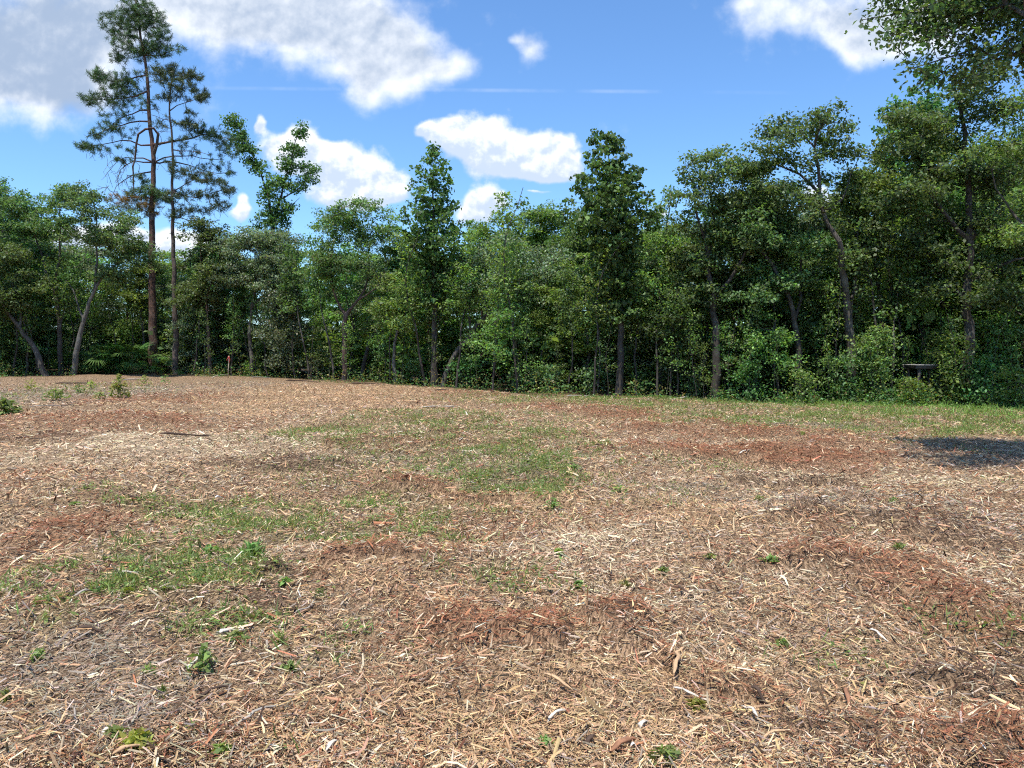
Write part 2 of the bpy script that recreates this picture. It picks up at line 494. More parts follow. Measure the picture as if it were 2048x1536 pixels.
# ------------------------------------------------------------------ ground sheet
def build_ground():
    ang_f = np.radians(np.linspace(-46, 46, 220))
    ang_b = np.radians(np.linspace(46, 314, 60))[1:-1]
    ang = np.concatenate([ang_f, ang_b])
    rad = np.concatenate([[0.4], np.geomspace(1.2, 60, 170), np.geomspace(66, 900, 24)])
    A, R = np.meshgrid(ang, rad)
    x, y = (R * np.sin(A)).ravel(), (R * np.cos(A)).ravel()
    z = hgt(x, y)
    wk = kinds_at(x, y)
    near = np.clip(1.5 - R.ravel() / 30, 0, 1)
    z = z + near * .075 * (fbm(6, x, y, 1.6) - .5) + .085 * near * np.clip(wk[:, RED] + wk[:, DARK] - .9, 0, 1.2)
    wn = wk / wk.sum(1, keepdims=True)
    c = wn @ KCOL
    gap_shade = np.clip(1.25 - R.ravel() / 16, 0, 1)[:, None] * .34       # shade in the gaps between chips, painted into the ground colour close by
    c = c * (1 - gap_shade) + np.array([.085, .055, .036]) * gap_shade
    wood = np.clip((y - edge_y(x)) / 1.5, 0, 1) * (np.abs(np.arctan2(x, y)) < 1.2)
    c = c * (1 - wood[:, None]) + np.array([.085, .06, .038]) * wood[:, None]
    far = np.clip((R.ravel() - 60) / 100, 0, 1)[:, None]
    c = c * (1 - far) + np.array([.07, .09, .035]) * far
    na, nr = len(ang), len(rad)
    i = np.arange(nr - 1)[:, None] * na
    j = np.arange(na)[None, :]
    j2 = (j + 1) % na
    q = np.stack([i + j, i + j2, i + na + j2, i + na + j], -1).reshape(-1, 4)[:, ::-1]
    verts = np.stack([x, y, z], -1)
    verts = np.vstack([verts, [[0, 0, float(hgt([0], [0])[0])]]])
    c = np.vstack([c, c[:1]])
    cen = len(verts) - 1
    jj = np.arange(na)
    tri = np.stack([np.full(na, cen), (jj + 1) % na, jj], -1)
    m, t = new_mat('mulched_ground')
    out = t.n('ShaderNodeOutputMaterial')
    a = t.n('ShaderNodeAttribute', attribute_name='tint')
    g = t.n('ShaderNodeNewGeometry')
    mp = t.n('ShaderNodeMapping')
    mp.inputs['Scale'].default_value = (1, 1.7, 1)
    t.link(g.outputs['Position'], mp.inputs['Vector'])
    n1 = t.noise(mp.outputs[0], 34, 5, 0.7, 1.2)
    n2 = t.noise(mp.outputs[0], 9, 5, 0.7, 0.6)
    n3 = t.noise(mp.outputs[0], 1.6, 3, 0.6)
    k = t.m('ADD', t.m('MULTIPLY', n1, 0.5), t.m('MULTIPLY', n2, 0.5))
    cells = []
    for ang, sc, st in ((0.5, 30, 4.5), (-0.9, 38, 5.5), (1.7, 19, 5.0)):
        r1 = t.n('ShaderNodeMapping')
        r1.inputs['Rotation'].default_value = (0, 0, ang)
        t.link(g.outputs['Position'], r1.inputs['Vector'])
        r2 = t.n('ShaderNodeMapping')
        r2.inputs['Scale'].default_value = (1, st, 1)
        t.link(r1.outputs[0], r2.inputs['Vector'])
        vo = t.n('ShaderNodeTexVoronoi')
        vo.inputs['Scale'].default_value = sc
        t.link(r2.outputs[0], vo.inputs['Vector'])
        sc_ = t.n('ShaderNodeSeparateColor')
        t.link(vo.outputs['Color'], sc_.inputs[0])
        cells.append(sc_.outputs[0])
    cell = t.m('MAXIMUM', t.m('MULTIPLY', cells[0], cells[1]), t.m('MULTIPLY', cells[2], t.m('MULTIPLY', cells[2], 0.8)))
    kk = t.m('ADD', t.m('MULTIPLY', k, 0.5), t.m('MULTIPLY', cell, 0.55))
    sp = t.mix(t.smooth(kk, 0.22, 0.72), (0.30, 0.27, 0.25, 1), (1.62, 1.60, 1.55, 1))
    c2 = t.mix(1.0, a.outputs['Color'], sp, 'MULTIPLY')
    c2 = t.mix(1.0, c2, t.mix(n3, (0.8, 0.78, 0.76, 1), (1.2, 1.18, 1.16, 1)), 'MULTIPLY')
    p = t.n('ShaderNodeBsdfPrincipled')
    t.link(c2, p.inputs['Base Color'])
    p.inputs['Roughness'].default_value = 0.95
    p.inputs['Specular IOR Level'].default_value = 0.1
    b = t.n('ShaderNodeBump')
    b.inputs['Strength'].default_value = 0.9
    b.inputs['Distance'].default_value = 0.06
    t.link(kk, b.inputs['Height'])
    t.link(b.outputs[0], p.inputs['Normal'])
    t.link(p.outputs[0], out.inputs[0])
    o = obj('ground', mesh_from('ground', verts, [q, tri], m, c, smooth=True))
    o['kind'] = 'structure'
    return o


build_ground()


def surf(x, y):
    """height of the mulch surface, the ridges of raked mulch included"""
    wk = kinds_at(x, y)
    near = np.clip(1.5 - np.hypot(x, y) / 30, 0, 1)
    return hgt(x, y) + near * .075 * (fbm(6, x, y, 1.6) - .5) + .085 * near * np.clip(wk[:, RED] + wk[:, DARK] - .9, 0, 1.2), wk


def sample_fan(n, d0, d1, power, rng, half=39.0):
    """distances with density ~ d^power per unit area"""
    p = power + 2
    u = rng.random(n)
    d = np.exp(np.log(d0) + u * np.log(d1 / d0)) if abs(p) < 1e-6 else (d0 ** p + u * (d1 ** p - d0 ** p)) ** (1 / p)
    a = np.radians((rng.random(n) * 2 - 1) * half)
    return d * np.sin(a), d * np.cos(a)


def rot_apply(loc, yaw, pitch, roll, V):
    """V (n,k,3) rotated per item then moved to loc (n,3)"""
    cy, sy = np.cos(yaw)[:, None], np.sin(yaw)[:, None]
    cp, sp = np.cos(pitch)[:, None], np.sin(pitch)[:, None]
    cr, sr = np.cos(roll)[:, None], np.sin(roll)[:, None]
    x, y, z = V[..., 0], V[..., 1], V[..., 2]
    y, z = y * cr - z * sr, y * sr + z * cr
    x, z = x * cp - z * sp, x * sp + z * cp
    x, y = x * cy - y * sy, x * sy + y * cy
    return np.stack([x, y, z], -1) + loc[:, None, :]


def build_chips():
    rng = np.random.default_rng(21)
    sets = [sample_fan(78000, 1.9, 3.4, -.4, rng), sample_fan(352000, 3.4, 36, -1.45, rng, 37)]
    x = np.concatenate([s[0] for s in sets])
    y = np.concatenate([s[1] for s in sets])
    keep = y < edge_y(x) - .5 + 1.6 * (fbm(2, x, y, .7) - .5)
    x, y = x[keep], y[keep]
    z, wk = surf(x, y)
    g = wk[:, GREEN] / wk.sum(1)
    keep = rng.random(len(x)) > np.clip(g * 1.2 - .1, 0, .75)
    x, y, z, wk = x[keep], y[keep], z[keep], wk[keep]
    n = len(x)
    d = np.hypot(x, y)
    wk = wk[:, :5] ** 1.65
    cum = np.cumsum(wk / wk.sum(1, keepdims=True), 1)
    k = (rng.random(n)[:, None] > cum).sum(1).clip(0, 4)
    c = KCOL[k] * np.exp(rng.normal(0, .30, n))[:, None] * np.exp(rng.normal(0, .06, (n, 3)))
    grow = np.clip(d / 3.4, 1, 12) ** .24
    L = np.clip(np.exp(rng.normal(math.log(.0295), .52, n)), .009, .11) * grow
    Wd = L * np.clip(rng.normal(.10, .04, n), .04, .3)
    Wd = np.clip(Wd, .0028, .011) * np.clip(d / 3.4, 1, 8) ** .35
    big = rng.random(n) < .006
    L[big] *= 1.5
    Wd[big] *= 1.9
    c = np.where(big[:, None], np.clip(c * 1.25, 0, .8), c)
    c = np.clip(c, .015, .78)
    yaw = rng.random(n) * 2 * np.pi
    pitch = rng.normal(0, .30, n)
    up = rng.random(n) < .05
    pitch[up] = rng.normal(0, .6, up.sum())
    roll = rng.normal(0, .5, n)
    lay = rng.random(n) ** 1.4 * .034 + np.abs(np.sin(pitch)) * L * .35 + .003
    loc = np.stack([x, y, z + lay], -1)
    form = rng.random(n)
    VV, FF, CC, off = [], [], [], 0
    # blunt split splinters with a ridge
    i = np.nonzero(form < .58)[0]
    m = len(i)
    tw = rng.normal(0, .25, m)
    V = np.zeros((m, 6, 3))
    V[:, :, 0] = np.array([-.5, -.5, -.5, .5, .5, .5]) + rng.normal(0, .05, (m, 6))
    V[:, :, 0] *= L[i][:, None]
    ta, tb = rng.uniform(.5, 1.1, m), rng.uniform(.35, 1.1, m)
    V[:, 0, 1], V[:, 2, 1] = -.5 * ta, .5 * ta
    V[:, 3, 1], V[:, 5, 1] = -.5 * tb, .5 * tb
    V[:, 1, 1], V[:, 4, 1] = tw * ta, tw * tb
    V[:, :, 1] *= Wd[i][:, None]
    V[:, 1, 2], V[:, 4, 2] = .55 * Wd[i] * ta, .55 * Wd[i] * tb
    VV.append(rot_apply(loc[i], yaw[i], pitch[i], roll[i], V).reshape(-1, 3))
    FF.append(((np.arange(m) * 6)[:, None, None] + np.array([[0, 1, 4], [0, 4, 3], [1, 2, 5], [1, 5, 4]])).reshape(-1, 3))
    CC.append(np.repeat(c[i], 6, 0))
    off += m * 6
    # pointed slivers
    i = np.nonzero((form >= .58) & (form < .86))[0]
    m = len(i)
    s = rng.normal(0, .15, m)
    V = np.zeros((m, 5, 3))
    V[:, 0, 0], V[:, 4, 0] = -.5, .5
    V[:, 1, 0], V[:, 2, 0], V[:, 3, 0] = s, s * .5, s + .1
    V[:, :, 0] *= L[i][:, None]
    V[:, 1, 1], V[:, 3, 1] = -.45 * Wd[i], .45 * Wd[i]
    V[:, 2, 2] = .45 * Wd[i]
    V[:, 0, 1] = rng.normal(0, .05, m) * L[i]
    V[:, 4, 1] = rng.normal(0, .05, m) * L[i]
    VV.append(rot_apply(loc[i], yaw[i], pitch[i], roll[i], V).reshape(-1, 3))
    FF.append(((np.arange(m) * 5)[:, None, None] + np.array([[0, 1, 2], [0, 2, 3], [4, 2, 1], [4, 3, 2]]) + off).reshape(-1, 3))
    CC.append(np.repeat(c[i], 5, 0))
    off += m * 5
    # bent shreds with torn ends
    i = np.nonzero(form >= .86)[0]
    m = len(i)
    b = rng.normal(.06, .09, m) * L[i]
    sb = rng.normal(0, .08, m) * L[i]
    xs = np.array([-.5, -.46, 0, 0, .45, .5])
    ys = np.array([-.4, .4, -.5, .5, -.35, .4])
    V = np.zeros((m, 6, 3))
    V[:, :, 0] = xs * L[i][:, None]
    V[:, :, 1] = ys * Wd[i][:, None] + (xs ** 2 * 4) * sb[:, None]
    V[:, :, 2] = (1 - xs ** 2 * 4) * b[:, None]
    VV.append(rot_apply(loc[i], yaw[i], pitch[i], roll[i], V).reshape(-1, 3))
    FF.append(((np.arange(m) * 6)[:, None, None] + np.array([[0, 2, 3], [0, 3, 1], [2, 4, 5], [2, 5, 3]]) + off).reshape(-1, 3))
    CC.append(np.repeat(c[i], 6, 0))
    verts = np.concatenate(VV)
    Fa, ca = np.concatenate(FF), np.concatenate(CC)
    o = obj('wood_mulch', mesh_from('wood_mulch', verts, [Fa], M_CHIP, ca))
    o['kind'] = 'stuff'
    tag(o, 'shredded tan and red brown wood mulch covering the clearing', 'mulch')


build_chips()


def leaf_quads(pos, nrm, direc, L, W, fold=0.15):
    """rhombic folded leaves: returns verts (4n,3), quads (n,4)"""
    n = len(pos)
    nrm = unit(nrm)
    d = unit(direc - nrm * (direc * nrm).sum(1, keepdims=True))
    s = np.cross(nrm, d)
    L = np.broadcast_to(L, (n,))[:, None]
    W = np.broadcast_to(W, (n,))[:, None]
    V = np.stack([pos - d * L * .5, pos + s * W * .5 + nrm * W * fold - d * L * .06, pos + d * L * .5 - nrm * L * .12, pos - s * W * .5 + nrm * W * fold - d * L * .06], 1)
    return V.reshape(-1, 3), (np.arange(n) * 4)[:, None] + np.array([0, 1, 2, 3])


def build_ground_cover():
    """low weeds and grass growing through the mulch"""
    rng = np.random.default_rng(5)
    n = 700000
    x, y = sample_fan(n, 2.2, 38, -1.35, rng, 37)
    wk = kinds_at(x, y)
    g = wk[:, GREEN] / wk.sum(1)
    clump = fbm(7, x, y, 2.6)
    keep = (rng.random(n) < np.clip(g * 2.3 - .12, 0, .95) * np.clip((clump - .425) * 5.5, .05, .95)) & (y < edge_y(x) + .6)
    x, y, g = x[keep], y[keep], g[keep]
    z, _ = surf(x, y)
    n = len(x)
    d = np.hypot(x, y)
    tall = np.clip((x - 5) / 6, 0, 1) * np.clip((y - 17) / 6, 0, 1)
    blade = rng.random(n) < .45
    h = np.where(blade, rng.gamma(4, .010, n), rng.random(n) * .03) * (1 + .9 * tall)
    L = np.where(blade, .055 + h, .032 + .02 * rng.random(n)) * np.clip(d / 9, 1, 3) ** .35
    W = np.where(blade, .007, .019) * np.clip(d / 7, 1, 4) ** .5 * (.7 + .6 * rng.random(n))
    nrm = rng.normal(0, .5, (n, 3))
    nrm[:, 2] += np.where(blade, .15, 1.2)
    dr = rng.normal(0, .6, (n, 3))
    dr[:, 2] = np.where(blade, 1.3, dr[:, 2] * .3)
    pos = np.stack([x, y, z + .008 + np.where(blade, L * .38, h)], -1)
    V, Q = leaf_quads(pos, nrm, dr, L, W)
    c = np.exp(rng.normal(0, .25, n))[:, None] * np.exp(rng.normal(0, .10, (n, 3)))
    dry = rng.random(n) < .2
    c[dry] *= np.array([1.9, 1.25, 1.6])
    c *= np.array([1.0, .95, .85])
    o = obj('low_weeds', mesh_from('low_weeds', V, [Q], M_WEED, np.repeat(c, 4, 0)))
    o['kind'] = 'stuff'
    tag(o, 'sparse low green weeds and grass growing through the mulch', 'weeds')


build_ground_cover()

# ------------------------------------------------------------------ trees
def resample(pts, step, jit, rng):
    pts = np.asarray(pts, dtype=float)
    # Catmull-Rom through the points
    P = np.vstack([2 * pts[0] - pts[1], pts, 2 * pts[-1] - pts[-2]])
    out = [pts[0]]
    for i in range(1, len(P) - 2):
        p0, p1, p2, p3 = P[i - 1], P[i], P[i + 1], P[i + 2]
        n = max(1, int(np.linalg.norm(p2 - p1) / step))
        for k in range(1, n + 1):
            t = k / n
            q = .5 * (2 * p1 + (p2 - p0) * t + (2 * p0 - 5 * p1 + 4 * p2 - p3) * t * t + (3 * p1 - p0 - 3 * p2 + p3) * t ** 3)
            out.append(q + rng.normal(0, jit, 3) * (1 if k < n else .3))
    return np.array(out)


class Tree:
    """limbs grown as a connected skeleton, then leaves on the twig ends"""
    def __init__(self, seed):
        self.rng = np.random.default_rng(seed)
        self.pos = np.zeros((30000, 3))
        self.par = np.full(30000, -1)
        self.rad = np.zeros(30000)
        self.path = np.zeros(30000)
        self.n = 0
        self.lv, self.lq, self.lc, self.lo = [], [], [], 0

    def add(self, p, par, r=0.0):
        i = self.n
        self.pos[i] = p
        self.par[i] = par
        self.rad[i] = r
        self.path[i] = 0 if par < 0 else self.path[par] + np.linalg.norm(p - self.pos[par])
        self.n += 1
        return i

    def limb(self, pts, r0, r1, jit=.03, step=.45, root=False):
        P = resample(pts, step, jit, self.rng)
        if root or self.n == 0:
            last = self.add(P[0], -1, r0)
        else:
            last = int(np.argmin(((self.pos[:self.n] - P[0]) ** 2).sum(1)))
        m = len(P)
        for k in range(1, m):
            t = k / (m - 1)
            last = self.add(P[k], last, r0 + (r1 - r0) * t ** .8)
        return last

    def grow(self, targets, asc=.6, pathw=.14, bow=.12, step=.6, minr=0.0):
        """join every target point to the skeleton; returns tips and their directions"""
        T = np.asarray(targets)
        if self.n == 0:
            self.add(np.zeros(3), -1, .05)
        d0 = np.sqrt(((T[:, None, :] - self.pos[None, :self.n, :][:, ::max(1, self.n // 200)]) ** 2).sum(2)).min(1)
        tips, dirs = [], []
        for i in np.argsort(d0):
            p = T[i]
            dv = self.pos[:self.n] - p
            dist = np.sqrt((dv ** 2).sum(1))
            cost = dist + pathw * self.path[:self.n] + asc * np.maximum(0, dv[:, 2] + .15 * dist) + .4 * (self.pos[:self.n, 2] < self.pos[0, 2] + minr) * 50
            q = int(np.argmin(cost))
            L = dist[q]
            k = max(1, int(L / step))
            a = self.pos[q].copy()
            last = q
            side = self.rng.normal(0, bow, 3) * L
            side[2] += bow * .7 * L
            for s in range(1, k + 1):
                t = s / k
                last = self.add(a + (p - a) * t + side * (4 * t * (1 - t)) * .5, last)
            tips.append(p)
            dirs.append(p - self.pos[self.par[last]])
        return np.array(tips), unit(np.array(dirs))

    def lobe(self, c, r, n, rng=None, shell=2.4, floor=-.75, clump=True):
        rng = rng or self.rng
        m = max(2, n // 5) if clump else n
        d = unit(rng.normal(0, 1, (m * 4 + 8, 3)))
        d = d[d[:, 2] > floor][:m]
        rr = rng.random(len(d)) ** (1 / shell)
        P = np.asarray(c) + d * rr[:, None] * np.asarray(r)
        if clump:                                       # sprays: several twig ends side by side
            P = np.repeat(P, 5, 0)[:n] + rng.normal(0, 1, (min(n, len(P) * 5), 3)) * np.array([.30, .30, .13])
        return P

    def leaves(self, tips, dirs, per, size, spread, tint=(1, 1, 1), up=.7, asp=.62, hv=.12, bv=.28, outw=.3, droop=0.0):
        rng = self.rng
        n = len(tips) * per
        idx = np.repeat(np.arange(len(tips)), per)
        off = np.clip(rng.normal(0, 1, (n, 3)), -1.7, 1.7) * spread * np.array([1, 1, .5])
        back = rng.random(n)[:, None] * spread * 1.6
        pos = tips[idx] + off - dirs[idx] * back
        pos[:, 2] -= droop * rng.random(n)
        nrm = rng.normal(0, .62, (n, 3)) + unit(off) * outw
        nrm[:, 2] += up
        dr = rng.normal(0, 1, (n, 3)) + dirs[idx] * .5
        dr[:, 2] -= .35
        L = size * np.exp(rng.normal(0, .22, n))
        V, Q = leaf_quads(pos, nrm, dr, L, L * asp)
        cc = np.exp(rng.normal(0, .16, len(tips)))[idx] * np.exp(rng.normal(0, bv, n))
        c = cc[:, None] * np.asarray(tint) * np.exp(rng.normal(0, hv, (n, 3)) * np.array([1, .45, 1]))
        self.lv.append(V)
        self.lq.append(Q + self.lo)
        self.lc.append(np.repeat(c, 4, 0))
        self.lo += len(V)

    def needles(self, tips, dirs, per=24, length=.26, width=.022, tint=(1, 1, 1), droop=.1):
        rng = self.rng
        n = len(tips) * per
        idx = np.repeat(np.arange(len(tips)), per)
        dd = unit(rng.normal(0, .75, (n, 3)) + dirs[idx] * .75 + np.array([0, 0, .25]))
        L = length * (.75 + .45 * rng.random(n))
        base = tips[idx] - dirs[idx] * (rng.random(n) * .22)[:, None]
        pos = base + dd * L[:, None] * .5
        pos[:, 2] -= droop * L * rng.random(n)
        V, Q = leaf_quads(pos, rng.normal(0, 1, (n, 3)), dd, L, width, .05)
        c = (np.exp(rng.normal(0, .2, len(tips)))[idx] * np.exp(rng.normal(0, .25, n)))[:, None] * np.asarray(tint) * np.exp(rng.normal(0, .08, (n, 3)))
        self.lv.append(V)
        self.lq.append(Q + self.lo)
        self.lc.append(np.repeat(c, 4, 0))
        self.lo += len(V)

    def wood_mesh(self, name, mat, tip=.007, k=2.25, scale=1.0):
        n = self.n
        P, par = self.pos[:n], self.par[:n]
        acc = np.zeros(n)
        cnt = np.bincount(par[par >= 0], minlength=n)
        acc[cnt == 0] = tip ** k
        for i in range(n - 1, 0, -1):
            if par[i] >= 0:
                acc[par[i]] += acc[i]
        pipe = acc ** (1 / k) * scale
        guide = self.rad[:n] > 0
        r = np.where(guide, self.rad[:n], pipe)
        for i in range(1, n):
            if par[i] >= 0 and r[i] > r[par[i]]:
                r[i] = r[par[i]] * .98
        # main child for smooth tangents
        main = np.full(n, -1)
        for i in range(n - 1, 0, -1):
            q = par[i]
            if q >= 0 and (main[q] < 0 or r[i] >= r[main[q]]):
                main[q] = i
        e = np.nonzero(par >= 0)[0]
        q = par[e]
        edir = unit(P[e] - P[q])
        ed_full = np.zeros((n, 3))
        ed_full[e] = edir
        tan = ed_full.copy()
        hm = main >= 0
        tan[hm] = unit(ed_full[hm] + ed_full[main[hm]])
        ta = np.where((main[q] == e)[:, None], tan[q], edir)
        tb = tan[e]
        ra = np.where(main[q] == e, r[q], np.minimum(r[q] * .85, r[e] * 1.35))
        rb = r[e]
        verts, quads, off = [], [], 0
        for lo, hi, s in ((.09, 99, 9), (.035, .09, 6), (0, .035, 3)):
            w = np.nonzero((ra >= lo) & (ra < hi))[0]
            if len(w) == 0:
                continue
            ang = np.arange(s) / s * 2 * np.pi
            rings = []
            for c, t_, rr in ((P[q[w]], ta[w], ra[w]), (P[e[w]], tb[w], rb[w])):
                ref = np.tile(np.array([.31, .95, .05]), (len(w), 1))
                a = unit(np.cross(t_, ref))
                b = np.cross(t_, a)
                rings.append(c[:, None, :] + rr[:, None, None] * (a[:, None, :] * np.cos(ang)[None, :, None] + b[:, None, :] * np.sin(ang)[None, :, None]))
            V = np.concatenate(rings, 1)
            i0 = np.arange(s)
            f = np.stack([i0, (i0 + 1) % s, s + (i0 + 1) % s, s + i0], -1)
            quads.append((np.arange(len(w)) * 2 * s)[:, None, None] + f + off)
            verts.append(V.reshape(-1, 3))
            off += V.shape[0] * 2 * s
        return mesh_from(name, np.concatenate(verts), [np.concatenate([x.reshape(-1, 4) for x in quads])], mat, smooth=True)

    def leaf_mesh(self, name, mat):
        return mesh_from(name, np.concatenate(self.lv), [np.concatenate(self.lq)], mat, np.concatenate(self.lc))


def plant(name, base, tr, leaf, bark, label, cat, group=None, crown='crown', trunk='trunk', tip=.007, scale=1.0):
    """skeleton and leaves are local to the base point"""
    e = bpy.data.objects.new(name, None)
    COL.objects.link(e)
    e.location = base
    e.empty_display_size = .3
    obj(trunk, tr.wood_mesh(name + '_wood', bark, tip=tip, scale=scale), e)
    if tr.lv:
        obj(crown, tr.leaf_mesh(name + '_leaves', leaf), e)
    tag(e, label, cat, group)
    return e


def copy_tree(src, loc, rz, sc, label, cat, group=None, name=None, tilt=(0, 0)):
    c = src.copy()
    if name:
        c.name = name
    COL.objects.link(c)
    c.location = loc
    c.rotation_euler = (tilt[0], tilt[1], rz)
    c.scale = sc if hasattr(sc, '__len__') else (sc, sc, sc)
    for k in list(c.keys()):
        del c[k]
    tag(c, label, cat, group)
    for ch in src.children:
        d = ch.copy()
        COL.objects.link(d)
        d.parent = c
    return c


def base_at(px, d):
    x = (px - 1024) / F * d
    return np.array([x, d, float(hgt([x], [d])[0]) - .03])


def loc_pts(pl, d, base, rng, depth=.0):
    """photo pixels at distance d (+ per-point depth) -> points local to base"""
    out = []
    for p in pl:
        dd = d + (p[2] if len(p) > 2 else 0)
        out.append(at(p[0], p[1], dd) - base)
    return np.array(out)


# ---------------------------------------------------------------- the two pines
def needle_tree(name, px, d, seed, trunk, limbs, lobes, bark, label, per=26, dead=()):
    t = Tree(seed)
    base = base_at(px, d)
    first = True
    for pts, r0, r1 in [trunk] + limbs:
        P = loc_pts(pts, d, base, t.rng)
        if first:
            P[0] = (P[0][0], P[0][1], 0)
        t.limb(P, r0, r1, root=first, jit=.02 if first else .04)
        first = False
    for l in lobes:
        cx, cy, rx, ry, rd, n = l[:6]
        tint = l[6] if len(l) > 6 and l[6] is not None else (1, 1, 1)
        off = l[7] if len(l) > 7 else 0
        c = at(cx, cy, d + off) - base
        pts = t.lobe(c, (rx / F * d, rd, ry / F * d), int(n * 1.2), shell=2.0, floor=-.9, clump=False)
        tips, dirs = t.grow(pts, asc=.1, pathw=.10, bow=.10, step=.4)
        dirs = unit(dirs + np.array([0, 0, .5]))
        t.needles(tips, dirs, 30, tint=tint, length=.27, width=.022)
    for l in dead:                                     # bare hanging twigs
        cx, cy, rx, ry, rd, n = l
        c = at(cx, cy, d) - base
        t.grow(t.lobe(c, (rx / F * d, rd, ry / F * d), n, floor=-1, clump=False), asc=-.5, pathw=.05, bow=.28, step=.35)
    return plant(name, base, t, M_PINE, bark, label, 'tree', 'tall pines on the left', tip=.009)


BROWN = (3.2, 1.15, 1.0)
needle_tree('pine_tree', 306, 45.5, 3,
            ([(306, 740), (305, 620), (304, 500), (305, 400), (307, 310), (301, 262), (297, 200), (294, 150), (288, 110), (279, 60), (272, 8), (270, -12)], .27, .05),
            [([(307, 312, 0), (314, 290, -.3), (316, 268, -.5), (307, 256, -.7), (290, 258, -.7), (277, 268, -.6), (272, 290, -.5), (270, 318, -.4), (267, 350, -.4), (268, 390, -.4)], .095, .03),
             ([(315, 292), (345, 283), (385, 276), (420, 268)], .075, .03),
             ([(297, 215), (265, 228), (235, 240), (215, 262)], .05, .02),
             ([(298, 245), (260, 245), (225, 255), (190, 272)], .05, .02),
             ([(303, 300), (262, 282), (225, 285), (180, 292)], .05, .02),
             ([(304, 320), (270, 316), (235, 322), (215, 345)], .045, .015),
             ([(305, 330), (268, 322), (240, 340), (238, 380)], .045, .015),
             ([(305, 345), (262, 352), (232, 372), (222, 400)], .045, .015),
             ([(294, 150), (255, 160), (215, 160), (190, 150)], .05, .02),
             ([(296, 190), (250, 195), (205, 198), (178, 200)], .05, .02),
             ([(288, 110), (320, 112), (345, 100), (372, 96)], .04, .015),
             ([(280, 60), (245, 45), (225, 30)], .04, .02), ([(276, 45), (300, 30), (318, 25)], .04, .02),
             ([(305, 330), (335, 322), (375, 330), (420, 345), (455, 345)], .05, .02),
             ([(305, 318), (350, 312), (400, 316), (440, 320)], .045, .02)],
            [(270, 12, 40, 24, 1.0, 70), (240, 50, 40, 28, 1.1, 70), (302, 42, 36, 30, 1.0, 75), (270, 38, 40, 28, 1.2, 60), (258, 85, 40, 24, 1.2, 60), (312, 88, 32, 24, 1.0, 55),
             (285, 105, 55, 18, 1.2, 60), (238, 118, 26, 16, 1.0, 26), (320, 68, 22, 22, .8, 24), (355, 98, 20, 7, .5, 8), (196, 148, 22, 16, .8, 32), (228, 168, 36, 22, 1.1, 52), (262, 160, 34, 22, 1.1, 42),
             (182, 197, 22, 13, .8, 28), (222, 200, 34, 18, 1.0, 46), (255, 188, 28, 20, .9, 30), (235, 228, 38, 16, .9, 22), (215, 250, 22, 14, .7, 16), (192, 270, 20, 13, .7, 18), (240, 262, 34, 14, .8, 18),
             (172, 292, 22, 12, .7, 26), (200, 300, 18, 12, .7, 14), (255, 300, 26, 12, .7, 9), (246, 322, 22, 8, .6, 12), (290, 210, 26, 20, .8, 14),
             (440, 275, 36, 20, 1.0, 44), (405, 262, 26, 14, .8, 26), (455, 300, 26, 18, .9, 26), (430, 330, 34, 12, .8, 16), (385, 300, 36, 14, .8, 12), (462, 345, 18, 8, .6, 8),
             (280, 355, 22, 18, .7, 16), (300, 388, 48, 18, .9, 70, (1.15, 1.15, .9)), (330, 395, 22, 14, .8, 22),
             (250, 398, 40, 18, .8, 34, BROWN), (300, 418, 26, 22, .5, 40, BROWN), (262, 418, 40, 16, .7, 26, (1.7, 1.15, 1.0))],
            B_PINE, 'taller reddish pine with a bent arching dead limb halfway up its trunk',
            dead=[(235, 330, 38, 40, .9, 60), (225, 375, 34, 34, .8, 60), (185, 310, 26, 16, .6, 20), (260, 350, 30, 30, .7, 40), (350, 330, 60, 22, .8, 30), (330, 260, 30, 40, .7, 24)])

needle_tree('pine_tree', 351, 44.5, 8,
            ([(352, 744), (350, 620), (347, 500), (344, 400), (345, 300), (340, 240), (340, 190), (345, 150), (352, 128)], .19, .03),
            [([(340, 215), (370, 205), (400, 195)], .035, .015), ([(341, 240), (310, 232), (285, 225)], .03, .012),
             ([(344, 300), (380, 302), (420, 310)], .035, .015), ([(345, 380), (390, 395), (430, 385), (462, 380)], .04, .015), ([(344, 385), (385, 360), (430, 362)], .04, .015),
             ([(346, 430), (400, 445), (440, 440)], .04, .015), ([(344, 340), (400, 345), (440, 352)], .03, .012)],
            [(352, 142, 26, 14, .9, 26), (385, 152, 24, 16, .9, 32), (330, 158, 30, 18, 1.0, 34), (365, 178, 36, 18, 1.1, 46), (402, 192, 20, 16, .8, 32), (330, 190, 26, 14, .9, 20), (318, 145, 22, 14, .8, 22),
             (378, 225, 16, 8, .7, 8), (355, 240, 30, 12, .8, 12), (385, 250, 30, 16, .9, 26), (365, 280, 22, 12, .8, 12), (325, 250, 20, 10, .7, 8),
             (345, 335, 14, 22, .6, 18), (385, 352, 36, 16, 1.0, 44), (425, 362, 34, 14, 1.0, 30), (452, 380, 20, 15, .8, 22), (400, 390, 44, 16, 1.1, 34), (352, 392, 26, 18, .8, 34), (436, 410, 30, 12, .8, 22), (385, 420, 40, 14, .9, 34), (350, 430, 20, 18, .7, 14)],
            B_PINE2, 'slimmer grey pine just right of the taller pine', dead=[(400, 330, 40, 20, .8, 20), (370, 310, 24, 20, .6, 12), (420, 430, 40, 20, .8, 24)])

